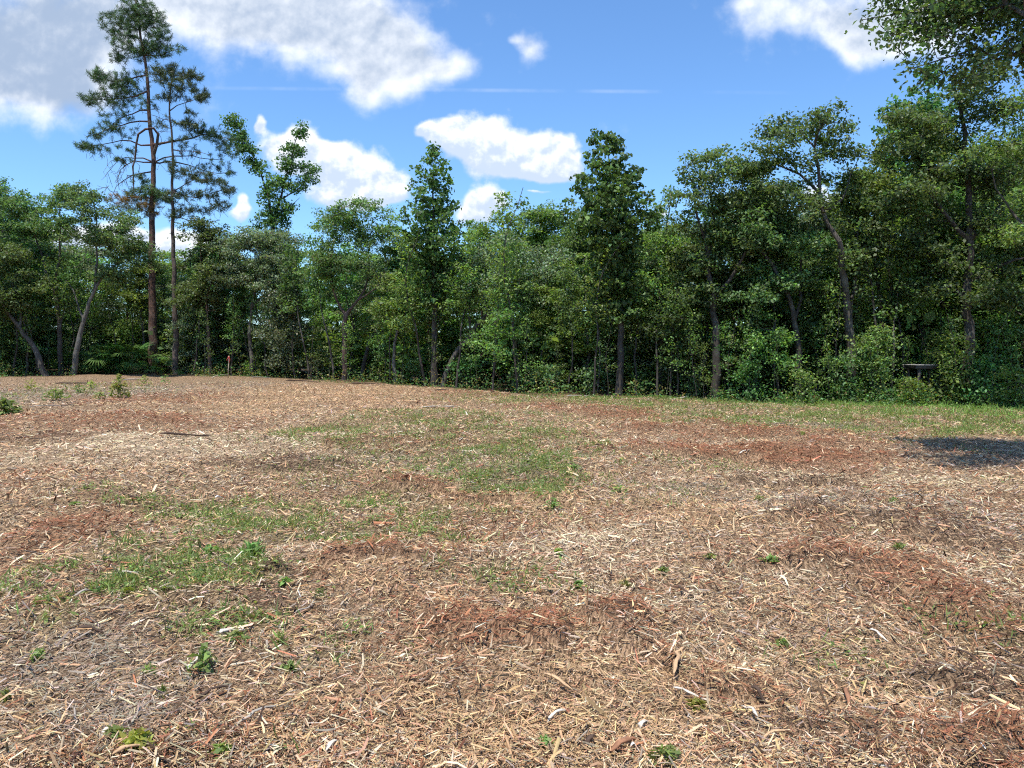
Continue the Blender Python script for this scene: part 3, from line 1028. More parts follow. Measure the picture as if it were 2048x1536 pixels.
# ---------------------------------------------------------------- conical sweetgums
def gum(name, px, d, seed, base_py, top_py, profile, label, leaf=M_GUM, bark=B_DARK, n=330, per=20, size=.15, spread=.14, lean=0, tint=(1, 1, 1)):
    """profile: [(py, half-width px)] from the top down"""
    t = Tree(seed)
    base = base_at(px, d)
    H = at(px, top_py, d)[2] - base[2]
    rng = t.rng
    t.limb([(0, 0, 0), (.05, 0, H * .3), (lean * .5, .05, H * .6), (lean, 0, H * .97)], .016 * H, .015, jit=.02, root=True)
    zs = np.array([at(px, p[0], d)[2] - base[2] for p in profile])
    ws = np.array([p[1] / F * d for p in profile])
    o = np.argsort(zs)
    zs, ws = zs[o], ws[o]
    # boughs: clusters gather on ascending boughs
    pts = []
    z = zs[0]
    while z < zs[-1] - .2:
        w = float(np.interp(z, zs, ws))
        nb = 8 if w > .5 else 4
        a0 = rng.random() * 6.28
        for k in range(nb):
            a = a0 + k * 6.28 / nb + rng.normal(0, .3)
            ww = w * rng.uniform(.78, 1.12)
            m = max(1, int(ww / .30))
            for s_ in range(m):
                f = (s_ + 1) / m
                zz = z - .55 * ww * (1 - f) + .10 * ww * f
                sd = rng.normal(0, .16 + .10 * ww * f, 2)
                pts.append([math.cos(a) * ww * f + sd[0], math.sin(a) * ww * f + sd[1], zz + rng.normal(0, .07)])
        z += (.40 if w > .5 else .18) * rng.uniform(.85, 1.15)
    pts.append([lean, 0, H])
    pts = np.array(pts)
    pts[:, 0] += lean * np.clip(pts[:, 2] / H, 0, 1)
    pts[:, 2] = np.maximum(pts[:, 2], zs[0] * .55)
    tips, dirs = t.grow(pts, asc=.9, bow=.04, step=.5)
    t.leaves(tips, dirs, per, size, spread, tint, up=.45, asp=.85, outw=.5)
    return plant(name, base, t, leaf, bark, label, 'tree', 'sweetgums rising above the wood')


g1 = gum('sweetgum_tree', 868, 35, 31, 775, 288, [(290, 3), (320, 18), (350, 30), (385, 42), (420, 48), (455, 66), (490, 62), (530, 44), (600, 24)], 'narrow cone shaped sweetgum in the middle of the tree line')
g2 = gum('sweetgum_tree', 1238, 30.5, 32, 797, 262, [(264, 3), (290, 16), (320, 34), (350, 60), (385, 76), (420, 90), (460, 74), (500, 52), (560, 38), (640, 28)], 'broad cone shaped sweetgum right of the centre with a dark straight trunk', per=28, lean=-.5)
# forked sweetgum
t = Tree(33)
b = base_at(556, 47)
for pts, r0, r1 in [([(556, 745), (552, 620), (548, 500), (546, 460)], .17, .11), ([(546, 460), (560, 400), (578, 330), (596, 270), (606, 240)], .10, .015),
                    ([(546, 460), (538, 400), (515, 330), (490, 280), (470, 232)], .10, .015), ([(560, 400), (595, 380), (625, 345)], .05, .012), ([(555, 430), (590, 405), (600, 395)], .04, .012)]:
    P = loc_pts(pts, 47, b, t.rng)
    if t.n == 0:
        P[0][2] = 0
    t.limb(P, r0, r1, root=t.n == 0)
for (cx, cy, rx, ry, rd, n) in [(602, 262, 14, 24, .5, 26), (588, 300, 26, 20, .8, 34), (572, 330, 24, 22, .8, 30), (560, 365, 28, 24, .9, 40), (606, 335, 36, 12, .8, 26), (618, 355, 26, 14, .7, 24), (595, 375, 26, 18, .8, 24),
                                (466, 245, 20, 18, .7, 34), (478, 275, 22, 18, .7, 34), (492, 298, 24, 16, .7, 36), (500, 322, 22, 14, .7, 24), (520, 340, 22, 20, .8, 24), (540, 385, 30, 24, .9, 40), (555, 420, 44, 26, 1.1, 70), (540, 445, 44, 24, 1.1, 60), (548, 480, 50, 26, 1.2, 60), (560, 510, 50, 26, 1.2, 50)]:
    c = at(cx, cy, 47) - b
    tips, dirs = t.grow(t.lobe(c, (rx * .9 / F * 47, rd, ry * .9 / F * 47), int(n * 1.15), clump=False), asc=.7, bow=.06)
    t.leaves(tips, dirs, 14, .13, .19, up=.45, asp=.85, outw=.5)
g3 = plant('sweetgum_tree', b, t, M_GUM, B_DARK, 'sweetgum with two upright leaders forming a V against the clouds', 'tree', 'sweetgums rising above the wood')

# ---------------------------------------------------------------- broadleaf trees of the edge
HT = {}                                                 # tree -> own height, for copies


def oak(px, d, seed, limbs, lobes, leaf, bark, label, name='oak_tree', dens=21, per=32, size=.125, spread=.19, group='trees along the edge of the clearing', asc=.5, up=.75, tint=(1, 1, 1), cat='tree', tip=.007, shell=2.4):
    t = Tree(seed)
    base = base_at(px, d)
    for i, (pts, r0, r1) in enumerate(limbs):
        P = loc_pts(pts, d, base, t.rng)
        if i == 0:
            P[0][2] = 0
        else:
            P[1:, 1] += np.cumsum(t.rng.normal(0, .35, len(P) - 1))
        t.limb(P, r0, r1, root=i == 0, jit=.035)
    top = 0
    for l in lobes:
        cx, cy, rx, ry = l[:4]
        a, b = rx / F * d, ry / F * d
        rd = .8 * (a + b) / 2 + .35
        c = at(cx, cy, d) - base
        c[1] += t.rng.normal(0, .5)
        if len(l) > 4:
            c = at(cx, cy, d + l[4]) - base
        n = max(6, int(dens * math.pi * a * b))
        tips, dirs = t.grow(t.lobe(c, (a, rd, b), n, shell=shell), asc=asc, bow=.13)
        tn = np.array(tint) * math.exp(t.rng.normal(0, .10))
        t.leaves(tips, dirs, per, size, spread, tn, up=up)
        top = max(top, c[2] + b)
    o = plant(name, base, t, leaf, bark, label, cat, group, tip=tip)
    HT[o.name] = top
    return o


T = []
T.append(oak(92, 40, 101, [([(92, 756), (70, 700), (40, 655), (15, 625), (-30, 590)], .17, .06), ([(40, 655), (35, 600), (20, 540)], .07, .03)],
             [(-20, 560, 60, 40), (20, 610, 50, 35), (-60, 620, 50, 35), (15, 520, 50, 35), (60, 570, 40, 30), (-10, 660, 40, 25)], M_OAK, B_OAK, 'dark oak whose trunk leans out to the left frame edge'))
T.append(oak(4, 44, 102, [([(4, 756), (8, 600), (0, 480), (5, 400)], .14, .03)], [(-10, 372, 34, 26), (8, 405, 36, 26), (-30, 420, 50, 40), (15, 450, 45, 35), (-20, 490, 50, 40)], M_OAK, B_OAK, 'tall leafy tree cut by the left edge of the picture'))
T.append(oak(122, 41.5, 103, [([(122, 748), (120, 680), (115, 620), (112, 590)], .15, .10), ([(113, 595), (95, 560), (75, 500), (68, 440)], .09, .03), ([(113, 590), (125, 545), (130, 500), (140, 430)], .08, .03)],
             [(60, 410, 40, 26), (30, 412, 32, 22), (30, 455, 45, 33), (90, 450, 45, 33), (125, 400, 28, 22), (150, 395, 30, 22), (20, 500, 40, 30), (140, 450, 35, 30), (70, 500, 45, 28)], M_OAK, B_OAK, 'oak left of the pines with a dark trunk forking at mid height', tint=(.95, 1.0, 1.0)))
T.append(oak(147, 41, 104, [([(146, 748), (155, 690), (168, 640), (185, 590), (210, 545), (245, 515)], .17, .05), ([(168, 640), (150, 600), (130, 560)], .06, .03), ([(185, 590), (195, 540), (200, 470), (195, 420)], .08, .03)],
             [(165, 398, 34, 24), (200, 425, 40, 28), (240, 470, 45, 36), (262, 445, 30, 28), (190, 480, 45, 36), (270, 515, 38, 32), (230, 545, 45, 28), (215, 400, 20, 14)], M_OAK, B_PALE, 'oak with a pale grey trunk leaning right behind the palmettos', tint=(1.05, 1.05, 1.15)))
T.append(oak(288, 46.5, 105, [([(288, 742), (285, 650), (280, 590), (270, 540)], .09, .04)], [(262, 500, 45, 34), (300, 540, 40, 30), (255, 560, 40, 26), (290, 600, 35, 22)], M_LIGHT, B_PALE, 'slim tree with a whitish trunk just left of the taller pine'))
T.append(oak(420, 44.5, 106, [([(420, 752), (415, 640), (405, 560), (400, 490)], .12, .04), ([(410, 600), (440, 540), (450, 500)], .06, .03)],
             [(400, 462, 45, 30), (440, 490, 50, 36), (385, 520, 45, 36), (430, 555, 55, 34), (395, 590, 50, 30), (450, 610, 50, 30)], M_OAK, B_RED, 'bushy oak standing right of the slimmer grey pine'))
T.append(oak(505, 43.5, 107, [([(505, 752), (500, 650), (510, 570), (525, 500)], .14, .05), ([(503, 620), (540, 560), (560, 520)], .07, .03)],
             [(520, 478, 60, 30), (475, 492, 45, 34), (560, 500, 50, 34), (515, 530, 65, 36), (580, 545, 45, 32), (480, 560, 50, 34), (545, 590, 50, 30)], M_SILVER, B_OAK, 'grey green oak in front of the forked sweetgum', size=.115))
T.append(oak(688, 39.5, 109, [([(688, 760), (690, 700), (688, 650), (692, 630)], .15, .12), ([(690, 632), (715, 600), (730, 560), (735, 480)], .09, .03), ([(690, 632), (670, 600), (660, 550), (665, 480)], .08, .03), ([(715, 600), (760, 570), (775, 520)], .05, .02)],
             [(690, 428, 45, 24), (735, 425, 45, 22), (660, 450, 32, 28), (778, 445, 26, 26), (700, 465, 60, 30), (755, 485, 45, 36), (650, 505, 36, 34), (700, 530, 70, 34), (770, 550, 40, 30), (640, 560, 34, 28)], M_OAK, B_RED, 'round crowned oak on a forked reddish trunk left of the narrow sweetgum', tint=(1.12, 1.05, 1.05), size=.115))
T.append(oak(722, 40.5, 110, [([(722, 760), (735, 700), (755, 650), (785, 610), (800, 560)], .13, .04)], [(800, 520, 40, 32), (830, 560, 38, 34), (790, 590, 40, 25), (820, 490, 30, 24)], M_OAK, B_DARK, 'dark slanting oak trunk right of the reddish forked oak', name='oak_tree'))
T.append(oak(792, 36.5, 111, [([(792, 768), (788, 710), (795, 665), (812, 625), (838, 590), (850, 550)], .10, .04), ([(795, 665), (775, 640), (750, 620)], .05, .02)],
             [(850, 545, 35, 28), (815, 600, 36, 26), (770, 620, 34, 24), (860, 600, 30, 26), (830, 650, 36, 24)], M_LIGHT, B_PALE, 'small crooked oak with pale limbs left of the narrow sweetgum'))
T.append(oak(885, 35, 112, [([(885, 778), (905, 720), (942, 665), (988, 620), (1032, 590), (1070, 540)], .15, .05), ([(942, 665), (940, 600), (950, 540)], .07, .03), ([(988, 620), (1010, 560), (1015, 510)], .07, .03)],
             [(950, 520, 50, 34), (1015, 500, 60, 32), (1080, 515, 55, 34), (1122, 555, 42, 36), (1045, 550, 70, 38), (960, 570, 55, 34), (1100, 600, 45, 30), (915, 560, 36, 34), (1010, 600, 50, 28)], M_SILVER, B_OAK, 'wide greyish oak with long slanting limbs between the two cone shaped sweetgums', size=.11, dens=22))
T.append(oak(970, 41, 113, [([(970, 775), (975, 600), (980, 480)], .12, .03)], [(962, 462, 34, 24), (1000, 438, 26, 13), (985, 480, 45, 34), (1015, 465, 30, 24), (955, 510, 34, 30)], M_LIGHT, B_OAK, 'light green tree top showing right of the narrow sweetgum', size=.12))
T.append(oak(1085, 40, 114, [([(1085, 780), (1080, 600), (1085, 470)], .13, .03)], [(1058, 440, 40, 24), (1100, 432, 38, 22), (1125, 455, 38, 30), (1080, 475, 60, 34), (1050, 490, 40, 30), (1110, 500, 45, 34)], M_LIGHT, B_OAK, 'bright rounded treetop midway between the two cone shaped sweetgums', size=.12))
T.append(oak(1160, 37, 115, [([(1160, 790), (1162, 600), (1155, 460)], .12, .03)], [(1150, 422, 26, 18), (1168, 455, 34, 30), (1150, 490, 40, 34), (1185, 510, 40, 36), (1160, 550, 40, 34)], M_OAK, B_DARK, 'dark tree crowding the left side of the broad sweetgum', size=.12, tint=(.95, 1.1, .9)))
T.append(oak(1325, 33, 116, [([(1325, 800), (1322, 650), (1330, 500), (1340, 420)], .12, .03), ([(1322, 650), (1300, 560), (1295, 500)], .06, .02)],
             [(1322, 425, 26, 18), (1348, 402, 26, 22), (1332, 460, 42, 32), (1298, 495, 40, 34), (1358, 500, 36, 36), (1320, 550, 50, 36), (1290, 590, 40, 30)], M_LIGHT, B_DARK, 'yellowish green tree filling the gap right of the broad sweetgum', size=.11))
T.append(oak(1430, 29.5, 117, [([(1430, 806), (1432, 700), (1428, 600), (1415, 520), (1408, 450)], .19, .08), ([(1415, 520), (1440, 450), (1425, 370), (1420, 325)], .08, .02), ([(1410, 480), (1385, 430), (1382, 370)], .06, .02), ([(1430, 600), (1470, 540), (1495, 480), (1495, 390)], .09, .02)],
             [(1418, 322, 42, 26), (1385, 348, 32, 30), (1450, 345, 36, 28), (1490, 352, 34, 30), (1400, 395, 48, 34), (1460, 405, 48, 36), (1510, 410, 40, 38), (1378, 450, 36, 34), (1430, 465, 55, 34), (1390, 530, 45, 36), (1480, 500, 45, 36), (1440, 590, 50, 34), (1380, 600, 36, 30)], M_OAK, B_DARK, 'tall oak with a straight black trunk left of the twisted oak', dens=20))
T.append(oak(1600, 29.2, 118, [([(1600, 806), (1597, 700), (1585, 620), (1560, 560), (1530, 510), (1490, 480)], .15, .05), ([(1590, 650), (1610, 570), (1605, 500)], .08, .03)],
             [(1500, 465, 45, 28), (1545, 490, 45, 32), (1575, 440, 40, 30), (1530, 560, 45, 30), (1605, 500, 40, 32), (1500, 610, 40, 32), (1580, 560, 40, 26)], M_OAK, B_DARK, 'oak leaning left between the black trunked oak and the twisted oak'))
T.append(oak(1705, 29, 119, [([(1705, 808), (1703, 740), (1702, 680), (1695, 620)], .19, .15), ([(1695, 620), (1680, 560), (1660, 490), (1640, 450), (1632, 390), (1628, 340), (1620, 300), (1622, 262)], .14, .03),
                             ([(1632, 390), (1602, 345), (1565, 325), (1545, 300)], .07, .02), ([(1697, 640), (1715, 580), (1722, 520), (1730, 470), (1742, 400)], .11, .03), ([(1640, 440), (1680, 400), (1700, 350), (1705, 320)], .06, .02)],
             [(1558, 262, 36, 26), (1600, 248, 42, 22), (1650, 248, 44, 24), (1678, 270, 28, 24), (1660, 288, 32, 26), (1542, 300, 32, 30), (1575, 322, 34, 18), (1525, 330, 30, 26), (1690, 302, 22, 16), (1712, 320, 24, 20), (1742, 345, 32, 24), (1565, 345, 28, 16), (1665, 345, 24, 18), (1702, 385, 36, 26), (1590, 415, 40, 24), (1750, 420, 36, 32), (1655, 455, 36, 26), (1745, 490, 40, 32), (1690, 520, 36, 26), (1540, 380, 34, 24), (1620, 375, 30, 16), (1720, 355, 26, 22), (1560, 420, 36, 26)], M_OAK, B_OAK, 'twisted oak whose top limb curls up clear against the sky', dens=24, spread=.22, per=30))
T.append(oak(1505, 31.5, 123, [([(1505, 806), (1500, 680), (1510, 560), (1505, 450), (1510, 380)], .14, .04), ([(1505, 470), (1545, 420), (1560, 380)], .06, .02), ([(1505, 480), (1475, 430), (1465, 385)], .06, .02)],
             [(1505, 365, 38, 28), (1540, 395, 44, 32), (1468, 385, 38, 28), (1570, 385, 36, 26), (1505, 430, 56, 36), (1560, 440, 44, 34), (1470, 460, 44, 34), (1520, 500, 50, 36)], M_OAK, B_OAK, 'leafy oak filling the space between the black trunked oak and the twisted oak'))
T.append(oak(1760, 31.5, 124, [([(1760, 808), (1765, 680), (1755, 560), (1750, 450), (1745, 370)], .14, .04), ([(1752, 480), (1715, 440), (1700, 400)], .06, .02)],
             [(1745, 345, 42, 28), (1715, 385, 44, 32), (1775, 385, 42, 36), (1695, 430, 42, 32), (1750, 440, 50, 36), (1780, 490, 44, 36), (1725, 500, 44, 34)], M_LIGHT, B_OAK, 'lighter green oak crowding in right behind the twisted oak'))
T.append(oak(1935, 28.5, 120, [([(1935, 815), (1938, 700), (1935, 600), (1940, 480), (1935, 360), (1925, 240), (1920, 160)], .23, .05), ([(1940, 480), (1880, 420), (1840, 340), (1825, 290)], .10, .03), ([(1940, 470), (1990, 430), (2030, 390)], .09, .03), ([(1935, 600), (1890, 540), (1860, 500)], .08, .03), ([(1940, 560), (2000, 530), (2050, 520)], .08, .03)],
             [(1800, 255, 45, 36), (1850, 262, 50, 40), (1910, 260, 55, 45), (1925, 175, 40, 40), (1905, 215, 45, 36), (1965, 250, 40, 36), (1795, 320, 42, 36), (1865, 335, 55, 42), (1940, 345, 55, 42), (2000, 375, 50, 42), (1790, 390, 40, 36), (1850, 415, 50, 38), (1920, 435, 55, 38), (2000, 455, 55, 38), (1840, 495, 50, 36), (1910, 525, 55, 36), (1990, 535, 55, 38), (2060, 480, 45, 45), (1850, 580, 45, 34), (1960, 600, 55, 34)], M_OAK, B_DARK, 'biggest dense oak at the right, behind the wooden platform', dens=24, per=32, spread=.22))
g4 = gum('sweetgum_tree', 1845, 33, 34, 812, 128, [(128, 5), (165, 20), (210, 36), (260, 50), (330, 56), (420, 50), (520, 36)], 'pointed sweetgum top rising above the big dense oak', tint=(1.05, 1, 1))
g5 = gum('sweetgum_tree', 1775, 33.5, 35, 812, 192, [(192, 4), (220, 14), (250, 22), (300, 30), (380, 30), (460, 26)], 'small pointed sweetgum top left of the big dense oak')
T.append(oak(2085, 24.5, 121, [([(2085, 825), (2090, 650), (2075, 480), (2070, 300), (2060, 200)], .16, .04), ([(2075, 480), (2030, 400), (2010, 330)], .06, .02)],
             [(2045, 195, 45, 30), (2065, 255, 60, 42), (2012, 285, 34, 30), (2050, 330, 55, 42), (2065, 420, 60, 46), (2110, 300, 60, 60), (2040, 480, 45, 40), (2090, 540, 60, 50)], M_LIGHT, B_OAK, 'yellow green broadleaf tree at the right edge of the picture', size=.10))
T.append(oak(2260, 12.2, 122, [([(2260, 900), (2260, 600), (2220, 300), (2180, 100), (2120, -60)], .24, .08), ([(2210, 260), (2090, 205), (2000, 135), (1930, 60), (1860, 20)], .09, .02), ([(2160, 40), (2040, -10), (1930, -60), (1850, -70)], .09, .02)],
             [(1832, 22, 36, 22), (1885, 60, 50, 40), (1955, 30, 60, 48), (2030, 80, 55, 52), (1940, 120, 46, 36), (1980, -50, 80, 46), (2080, -20, 80, 60), (1870, -30, 60, 36), (1895, 180, 24, 26), (2100, 120, 70, 56), (2000, -130, 110, 60), (2120, -130, 110, 70), (2220, -60, 100, 90), (1850, 95, 30, 14), (1990, -360, 90, 50, -2.6), (2090, -330, 110, 60, -2.2)], M_OAK, B_OAK, 'overhanging oak branch reaching in from the top right corner', dens=84, size=.082, per=30, spread=.15, tint=(.80, .92, 1.0)))

# young light trees inside the edge
T.append(oak(985, 31.5, 130, [([(985, 785), (988, 720), (992, 660), (1000, 625)], .04, .015)], [(985, 655, 30, 22), (1002, 628, 22, 18), (975, 692, 28, 22), (1015, 660, 22, 18)], M_LIGHT, B_OAK, 'bright yellow green sapling below the wide greyish oak', name='young_tree', size=.11))
T.append(oak(1560, 28.4, 131, [([(1560, 806), (1556, 720), (1550, 640)], .04, .015)], [(1545, 640, 34, 24), (1565, 670, 40, 26), (1520, 690, 34, 24), (1550, 710, 40, 24)], M_LIGHT, B_OAK, 'fresh green young tree left of the leaning oak trunk', name='young_tree', size=.11))
T.append(oak(1340, 29.8, 132, [([(1340, 802), (1345, 720), (1350, 640)], .04, .015)], [(1350, 630, 36, 26), (1330, 670, 34, 24), (1370, 690, 30, 24)], M_GUM, B_DARK, 'dark young tree left of the straight black trunk', name='young_tree', size=.12))


# ---------------------------------------------------------------- shrubs
def bush(px, d, top_py, halfw, seed, leaf, label, name='shrub', size=.085, dens=26, tint=(1, 1, 1), group='shrubs at the edge of the wood', per=26, spread=.2, low=.12):
    if 350 < px < 1480 and halfw < 60:
        top_py, d, dens, halfw = top_py + 26, d + 1.0, dens * .62, halfw * .9
    t = Tree(seed)
    base = base_at(px, d)
    H = at(px, top_py, d)[2] - base[2]
    W = halfw / F * d
    rng = t.rng
    t.add(np.array([0, 0, 0.]), -1, .03)
    for k in range(5):
        a = k * 1.256 + rng.random()
        t.limb([(0, 0, 0), (math.cos(a) * W * .25, math.sin(a) * W * .25, H * .35), (math.cos(a) * W * .5, math.sin(a) * W * .5, H * rng.uniform(.6, .85))], .022, .008)
    n = max(14, int(dens * math.pi * W * H * .5))
    z = low * H + (1 - low) * H * rng.random(n) ** .85
    prof = np.sqrt(np.clip(1 - ((z / H - .42) / .62) ** 2, .05, 1)) * (.75 + .35 * np.sin(rng.random() * 6 + z * 3))
    a = rng.random(n) * 2 * np.pi
    r = W * prof * rng.random(n) ** .45
    pts = np.stack([np.cos(a) * r, np.sin(a) * r * .9, z], -1)
    tips, dirs = t.grow(pts, asc=.6, bow=.1, step=.4)
    t.leaves(tips, dirs, per, size * 1.25, spread, tint, up=.75, hv=.14)
    o = plant(name, base, t, leaf, B_OAK, label, 'shrub', group, crown='foliage', trunk='stems', tip=.005)
    HT[o.name] = H
    return o


S = []
S.append(bush(572, 42.6, 578, 62, 201, M_SILVER, 'large silvery green shrub below the forked sweetgum', size=.09))
S.append(bush(1752, 27.9, 655, 48, 202, M_LIGHT, 'feathery pale green shrub left of the wooden platform', size=.08, tint=(1.05, 1.05, 1.2)))
S.append(bush(1604, 27.5, 738, 32, 203, M_LIGHT, 'low yellow green shrub below the leaning oak trunk', size=.075))
S.append(bush(1826, 27.3, 756, 40, 204, M_LIGHT, 'bright low shrub in front of the wooden platform', size=.075, tint=(1.05, 1.1, .9)))
S.append(bush(1900, 27.9, 664, 46, 205, M_LIGHT, 'light shrub standing right of the wooden platform', size=.085))
S.append(bush(1965, 27.6, 716, 48, 206, M_GUM, 'dark green shrub under the biggest oak', size=.09))
S.append(bush(2030, 26.6, 735, 36, 207, M_LIGHT, 'leafy shrub at the right edge of the picture', size=.08))
S.append(bush(1690, 28.2, 715, 40, 208, M_OAK, 'dark shrub at the foot of the twisted oak', size=.085))
S.append(bush(1498, 28.4, 720, 42, 209, M_GUM, 'dark leafy shrub right of the straight black trunk', size=.085))
S.append(bush(1385, 28.8, 722, 36, 210, M_OAK, 'shadowy shrub left of the straight black trunk', size=.085))
S.append(bush(1290, 29.8, 716, 40, 211, M_GUM, 'green shrub right of the broad sweetgum trunk', size=.085))
S.append(bush(1185, 30.2, 706, 44, 212, M_OAK, 'dark shrub left of the broad sweetgum trunk', size=.085))
S.append(bush(1100, 30.6, 700, 46, 213, M_OAK, 'dense shrub under the right side of the wide greyish oak', size=.085))
S.append(bush(1035, 31.2, 722, 38, 214, M_GUM, 'low shrub right of the yellow green sapling', size=.085))
S.append(bush(930, 33.6, 690, 44, 215, M_GUM, 'green shrub right of the narrow sweetgum trunk', size=.085))
S.append(bush(835, 35.6, 690, 40, 216, M_OAK, 'leafy shrub left of the narrow sweetgum trunk', size=.085))
S.append(bush(765, 38.4, 700, 36, 217, M_LIGHT, 'small pale shrub below the dark slanting trunk', size=.085))
S.append(bush(640, 41.4, 668, 44, 218, M_SILVER, 'grey green shrub left of the reddish forked oak', size=.085, tint=(.9, 1, .9)))
S.append(bush(505, 42.8, 696, 36, 219, M_LIGHT, 'bright shrub at the left foot of the large silvery shrub', size=.085))
S.append(bush(392, 45.4, 682, 38, 220, M_OAK, 'dark shrub just right of the slimmer grey pine', size=.085))
S.append(bush(250, 47.5, 640, 60, 221, M_LIGHT, 'green shrub behind the palmettos', size=.1))
S.append(bush(50, 41.5, 690, 50, 222, M_OAK, 'dark shrub under the oak leaning to the left', size=.085))
S.append(bush(-20, 40.5, 660, 55, 223, M_GUM, 'leafy shrub cut by the left edge of the picture', size=.09))

# ---------------------------------------------------------------- saplings: thin stems standing close inside the edge
SAPL = []
for k in range(4):
    t = Tree(300 + k)
    H = 3.6
    t.limb([(0, 0, 0), (t.rng.normal(0, .12), t.rng.normal(0, .12), H * .5), (t.rng.normal(0, .3), t.rng.normal(0, .3), H)], .022, .007, root=True, jit=.02)
    n = 26
    z = H * (.32 + .68 * t.rng.random(n))
    a = t.rng.random(n) * 6.28
    r = (.25 + .45 * t.rng.random(n)) * (1.25 - z / H)
    tips, dirs = t.grow(np.stack([np.cos(a) * r, np.sin(a) * r, z], -1), asc=.9)
    t.leaves(tips, dirs, 14, .095, .14, up=.8)
    SAPL.append((t, [M_LIGHT, M_GUM, M_OAK, M_LIGHT][k]))
rs = np.random.default_rng(77)
LAND = [(-60, 'left picture edge'), (20, 'left leaning oak'), (85, 'left leaning trunk'), (125, 'fork trunked oak'), (165, 'pale leaning trunk'), (215, 'palmetto clump'), (285, 'whitish trunk'), (308, 'taller pine'),
        (352, 'slimmer pine'), (410, 'bushy oak'), (456, 'red flagged stake'), (505, 'grey green oak'), (545, 'forked sweetgum'), (590, 'large silvery shrub'), (640, 'grey green shrub'), (690, 'reddish forked oak'), (735, 'dark slanting trunk'),
        (795, 'crooked pale oak'), (868, 'narrow sweetgum'), (930, 'narrow sweetgum shrub'), (985, 'yellow green sapling'), (1045, 'wide greyish oak'), (1110, 'dense central shrub'), (1165, 'dark crowded tree'), (1240, 'broad sweetgum'),
        (1290, 'broad sweetgum shrub'), (1335, 'yellowish green tree'), (1385, 'shadowy shrub'), (1430, 'straight black trunk'), (1498, 'dark leafy shrub'), (1555, 'fresh green young tree'), (1605, 'low yellow green shrub'), (1650, 'curling top limb'), (1700, 'twisted oak'),
        (1752, 'feathery pale shrub'), (1800, 'small pointed sweetgum'), (1845, 'wooden platform'), (1905, 'light platform shrub'), (1945, 'biggest oak'), (1990, 'dark right shrub'), (2040, 'yellow green tree'), (2150, 'right picture edge')]


def near_land(px, k=0):
    l = sorted(LAND, key=lambda l: abs(l[0] - px))[k]
    return ('left' if px < l[0] else 'right') + ' of the ' + l[1]


LEAFWORD = {'oak_leaf': 'dark', 'sweetgum_leaf': 'deep green', 'light_leaf': 'light green', 'silvery_leaf': 'greyish'}
LABELS = {}


def own_label(make):
    """the first wording that no other thing carries, landmarks tried from the nearest on"""
    for k in range(6):
        text = make(k)
        if text not in LABELS:
            break
    LABELS[text] = 1
    return text
protos = []
cnt = 0
for i in range(96):
    px = -60 + i * 22.6 + rs.normal(0, 8)
    x0 = None
    d0 = float(np.interp(px, [p[0] for p in EDGE_PX], [e[1] for e in _e]))
    d = d0 + .5 + rs.gamma(1.6, 1.2)
    k = int(rs.integers(0, 4))
    sc = rs.uniform(.55, 1.15)
    if len(protos) < 4:
        t, lm = SAPL[len(protos)]
        o = plant('sapling', base_at(px, d), t, lm, B_OAK, own_label(lambda k_: 'thin sapling stem %s %s' % ('just inside the wood' if d < d0 + 1.8 else 'deeper in the shade', near_land(px, k_))), 'sapling', 'saplings inside the wood edge', crown='foliage', trunk='stem', tip=.004)
        protos.append(o)
    else:
        copy_tree(protos[k], base_at(px, d), rs.random() * 6.28, (sc, sc, sc * rs.uniform(.9, 1.3)), own_label(lambda k_: 'thin %s sapling stem %s %s' % (['pale', 'green', 'dark', 'slender'][k], 'just inside the wood' if d < d0 + 1.8 else 'deeper in the shade', near_land(px, k_))), 'sapling', 'saplings inside the wood edge', tilt=(rs.normal(0, .07), rs.normal(0, .07)))

# ---------------------------------------------------------------- slender poles: young trees with bare dark trunks
POLES = []
for k in range(3):
    t = Tree(340 + k)
    H = 6.5
    t.limb([(0, 0, 0), (t.rng.normal(0, .12), t.rng.normal(0, .12), H * .35), (t.rng.normal(0, .3), t.rng.normal(0, .3), H * .7), (t.rng.normal(0, .4), t.rng.normal(0, .4), H)], .055, .012, root=True, jit=.035)
    n = 60
    z = H * (.5 + .5 * t.rng.random(n))
    a = t.rng.random(n) * 6.28
    r = (.3 + 1.0 * t.rng.random(n)) * (1.35 - z / H)
    tips, dirs = t.grow(np.stack([np.cos(a) * r, np.sin(a) * r, z], -1), asc=.9)
    t.leaves(tips, dirs, 22, .12, .18, up=.8)
    POLES.append((t, [M_OAK, M_GUM, M_LIGHT][k], [B_DARK, B_OAK, B_DARK][k]))
pp = []
for i in range(46):
    px = 20 + i * 40 + rs.normal(0, 14)
    d0 = float(np.interp(px, [p[0] for p in EDGE_PX], [e[1] for e in _e]))
    d = d0 + .8 + rs.gamma(1.5, 1.1)
    lab = own_label(lambda k_: 'slender bare trunked young tree %s %s' % ('at the edge' if d < d0 + 2 else 'in the shade', near_land(px, k_)))
    if len(pp) < 3:
        t, lm, bm = POLES[len(pp)]
        pp.append(plant('young_tree', base_at(px, d), t, lm, bm, lab, 'tree', 'slender young trees in the edge of the wood', tip=.004))
    else:
        sc = rs.uniform(.7, 1.15)
        copy_tree(pp[int(rs.integers(0, 3))], base_at(px, d), rs.random() * 6.28, (sc, sc, sc * rs.uniform(.85, 1.1)), lab, 'tree', 'slender young trees in the edge of the wood', tilt=(rs.normal(0, .09), rs.normal(0, .09)))

# ---------------------------------------------------------------- the wood behind: trees nobody could tell apart
def blab(leaf, row, px):
    return own_label(lambda k_: '%s woodland tree in the %s row behind, %s' % (LEAFWORD[leaf.name], ['first', 'second', 'third', 'farthest'][row], near_land(px, k_)))


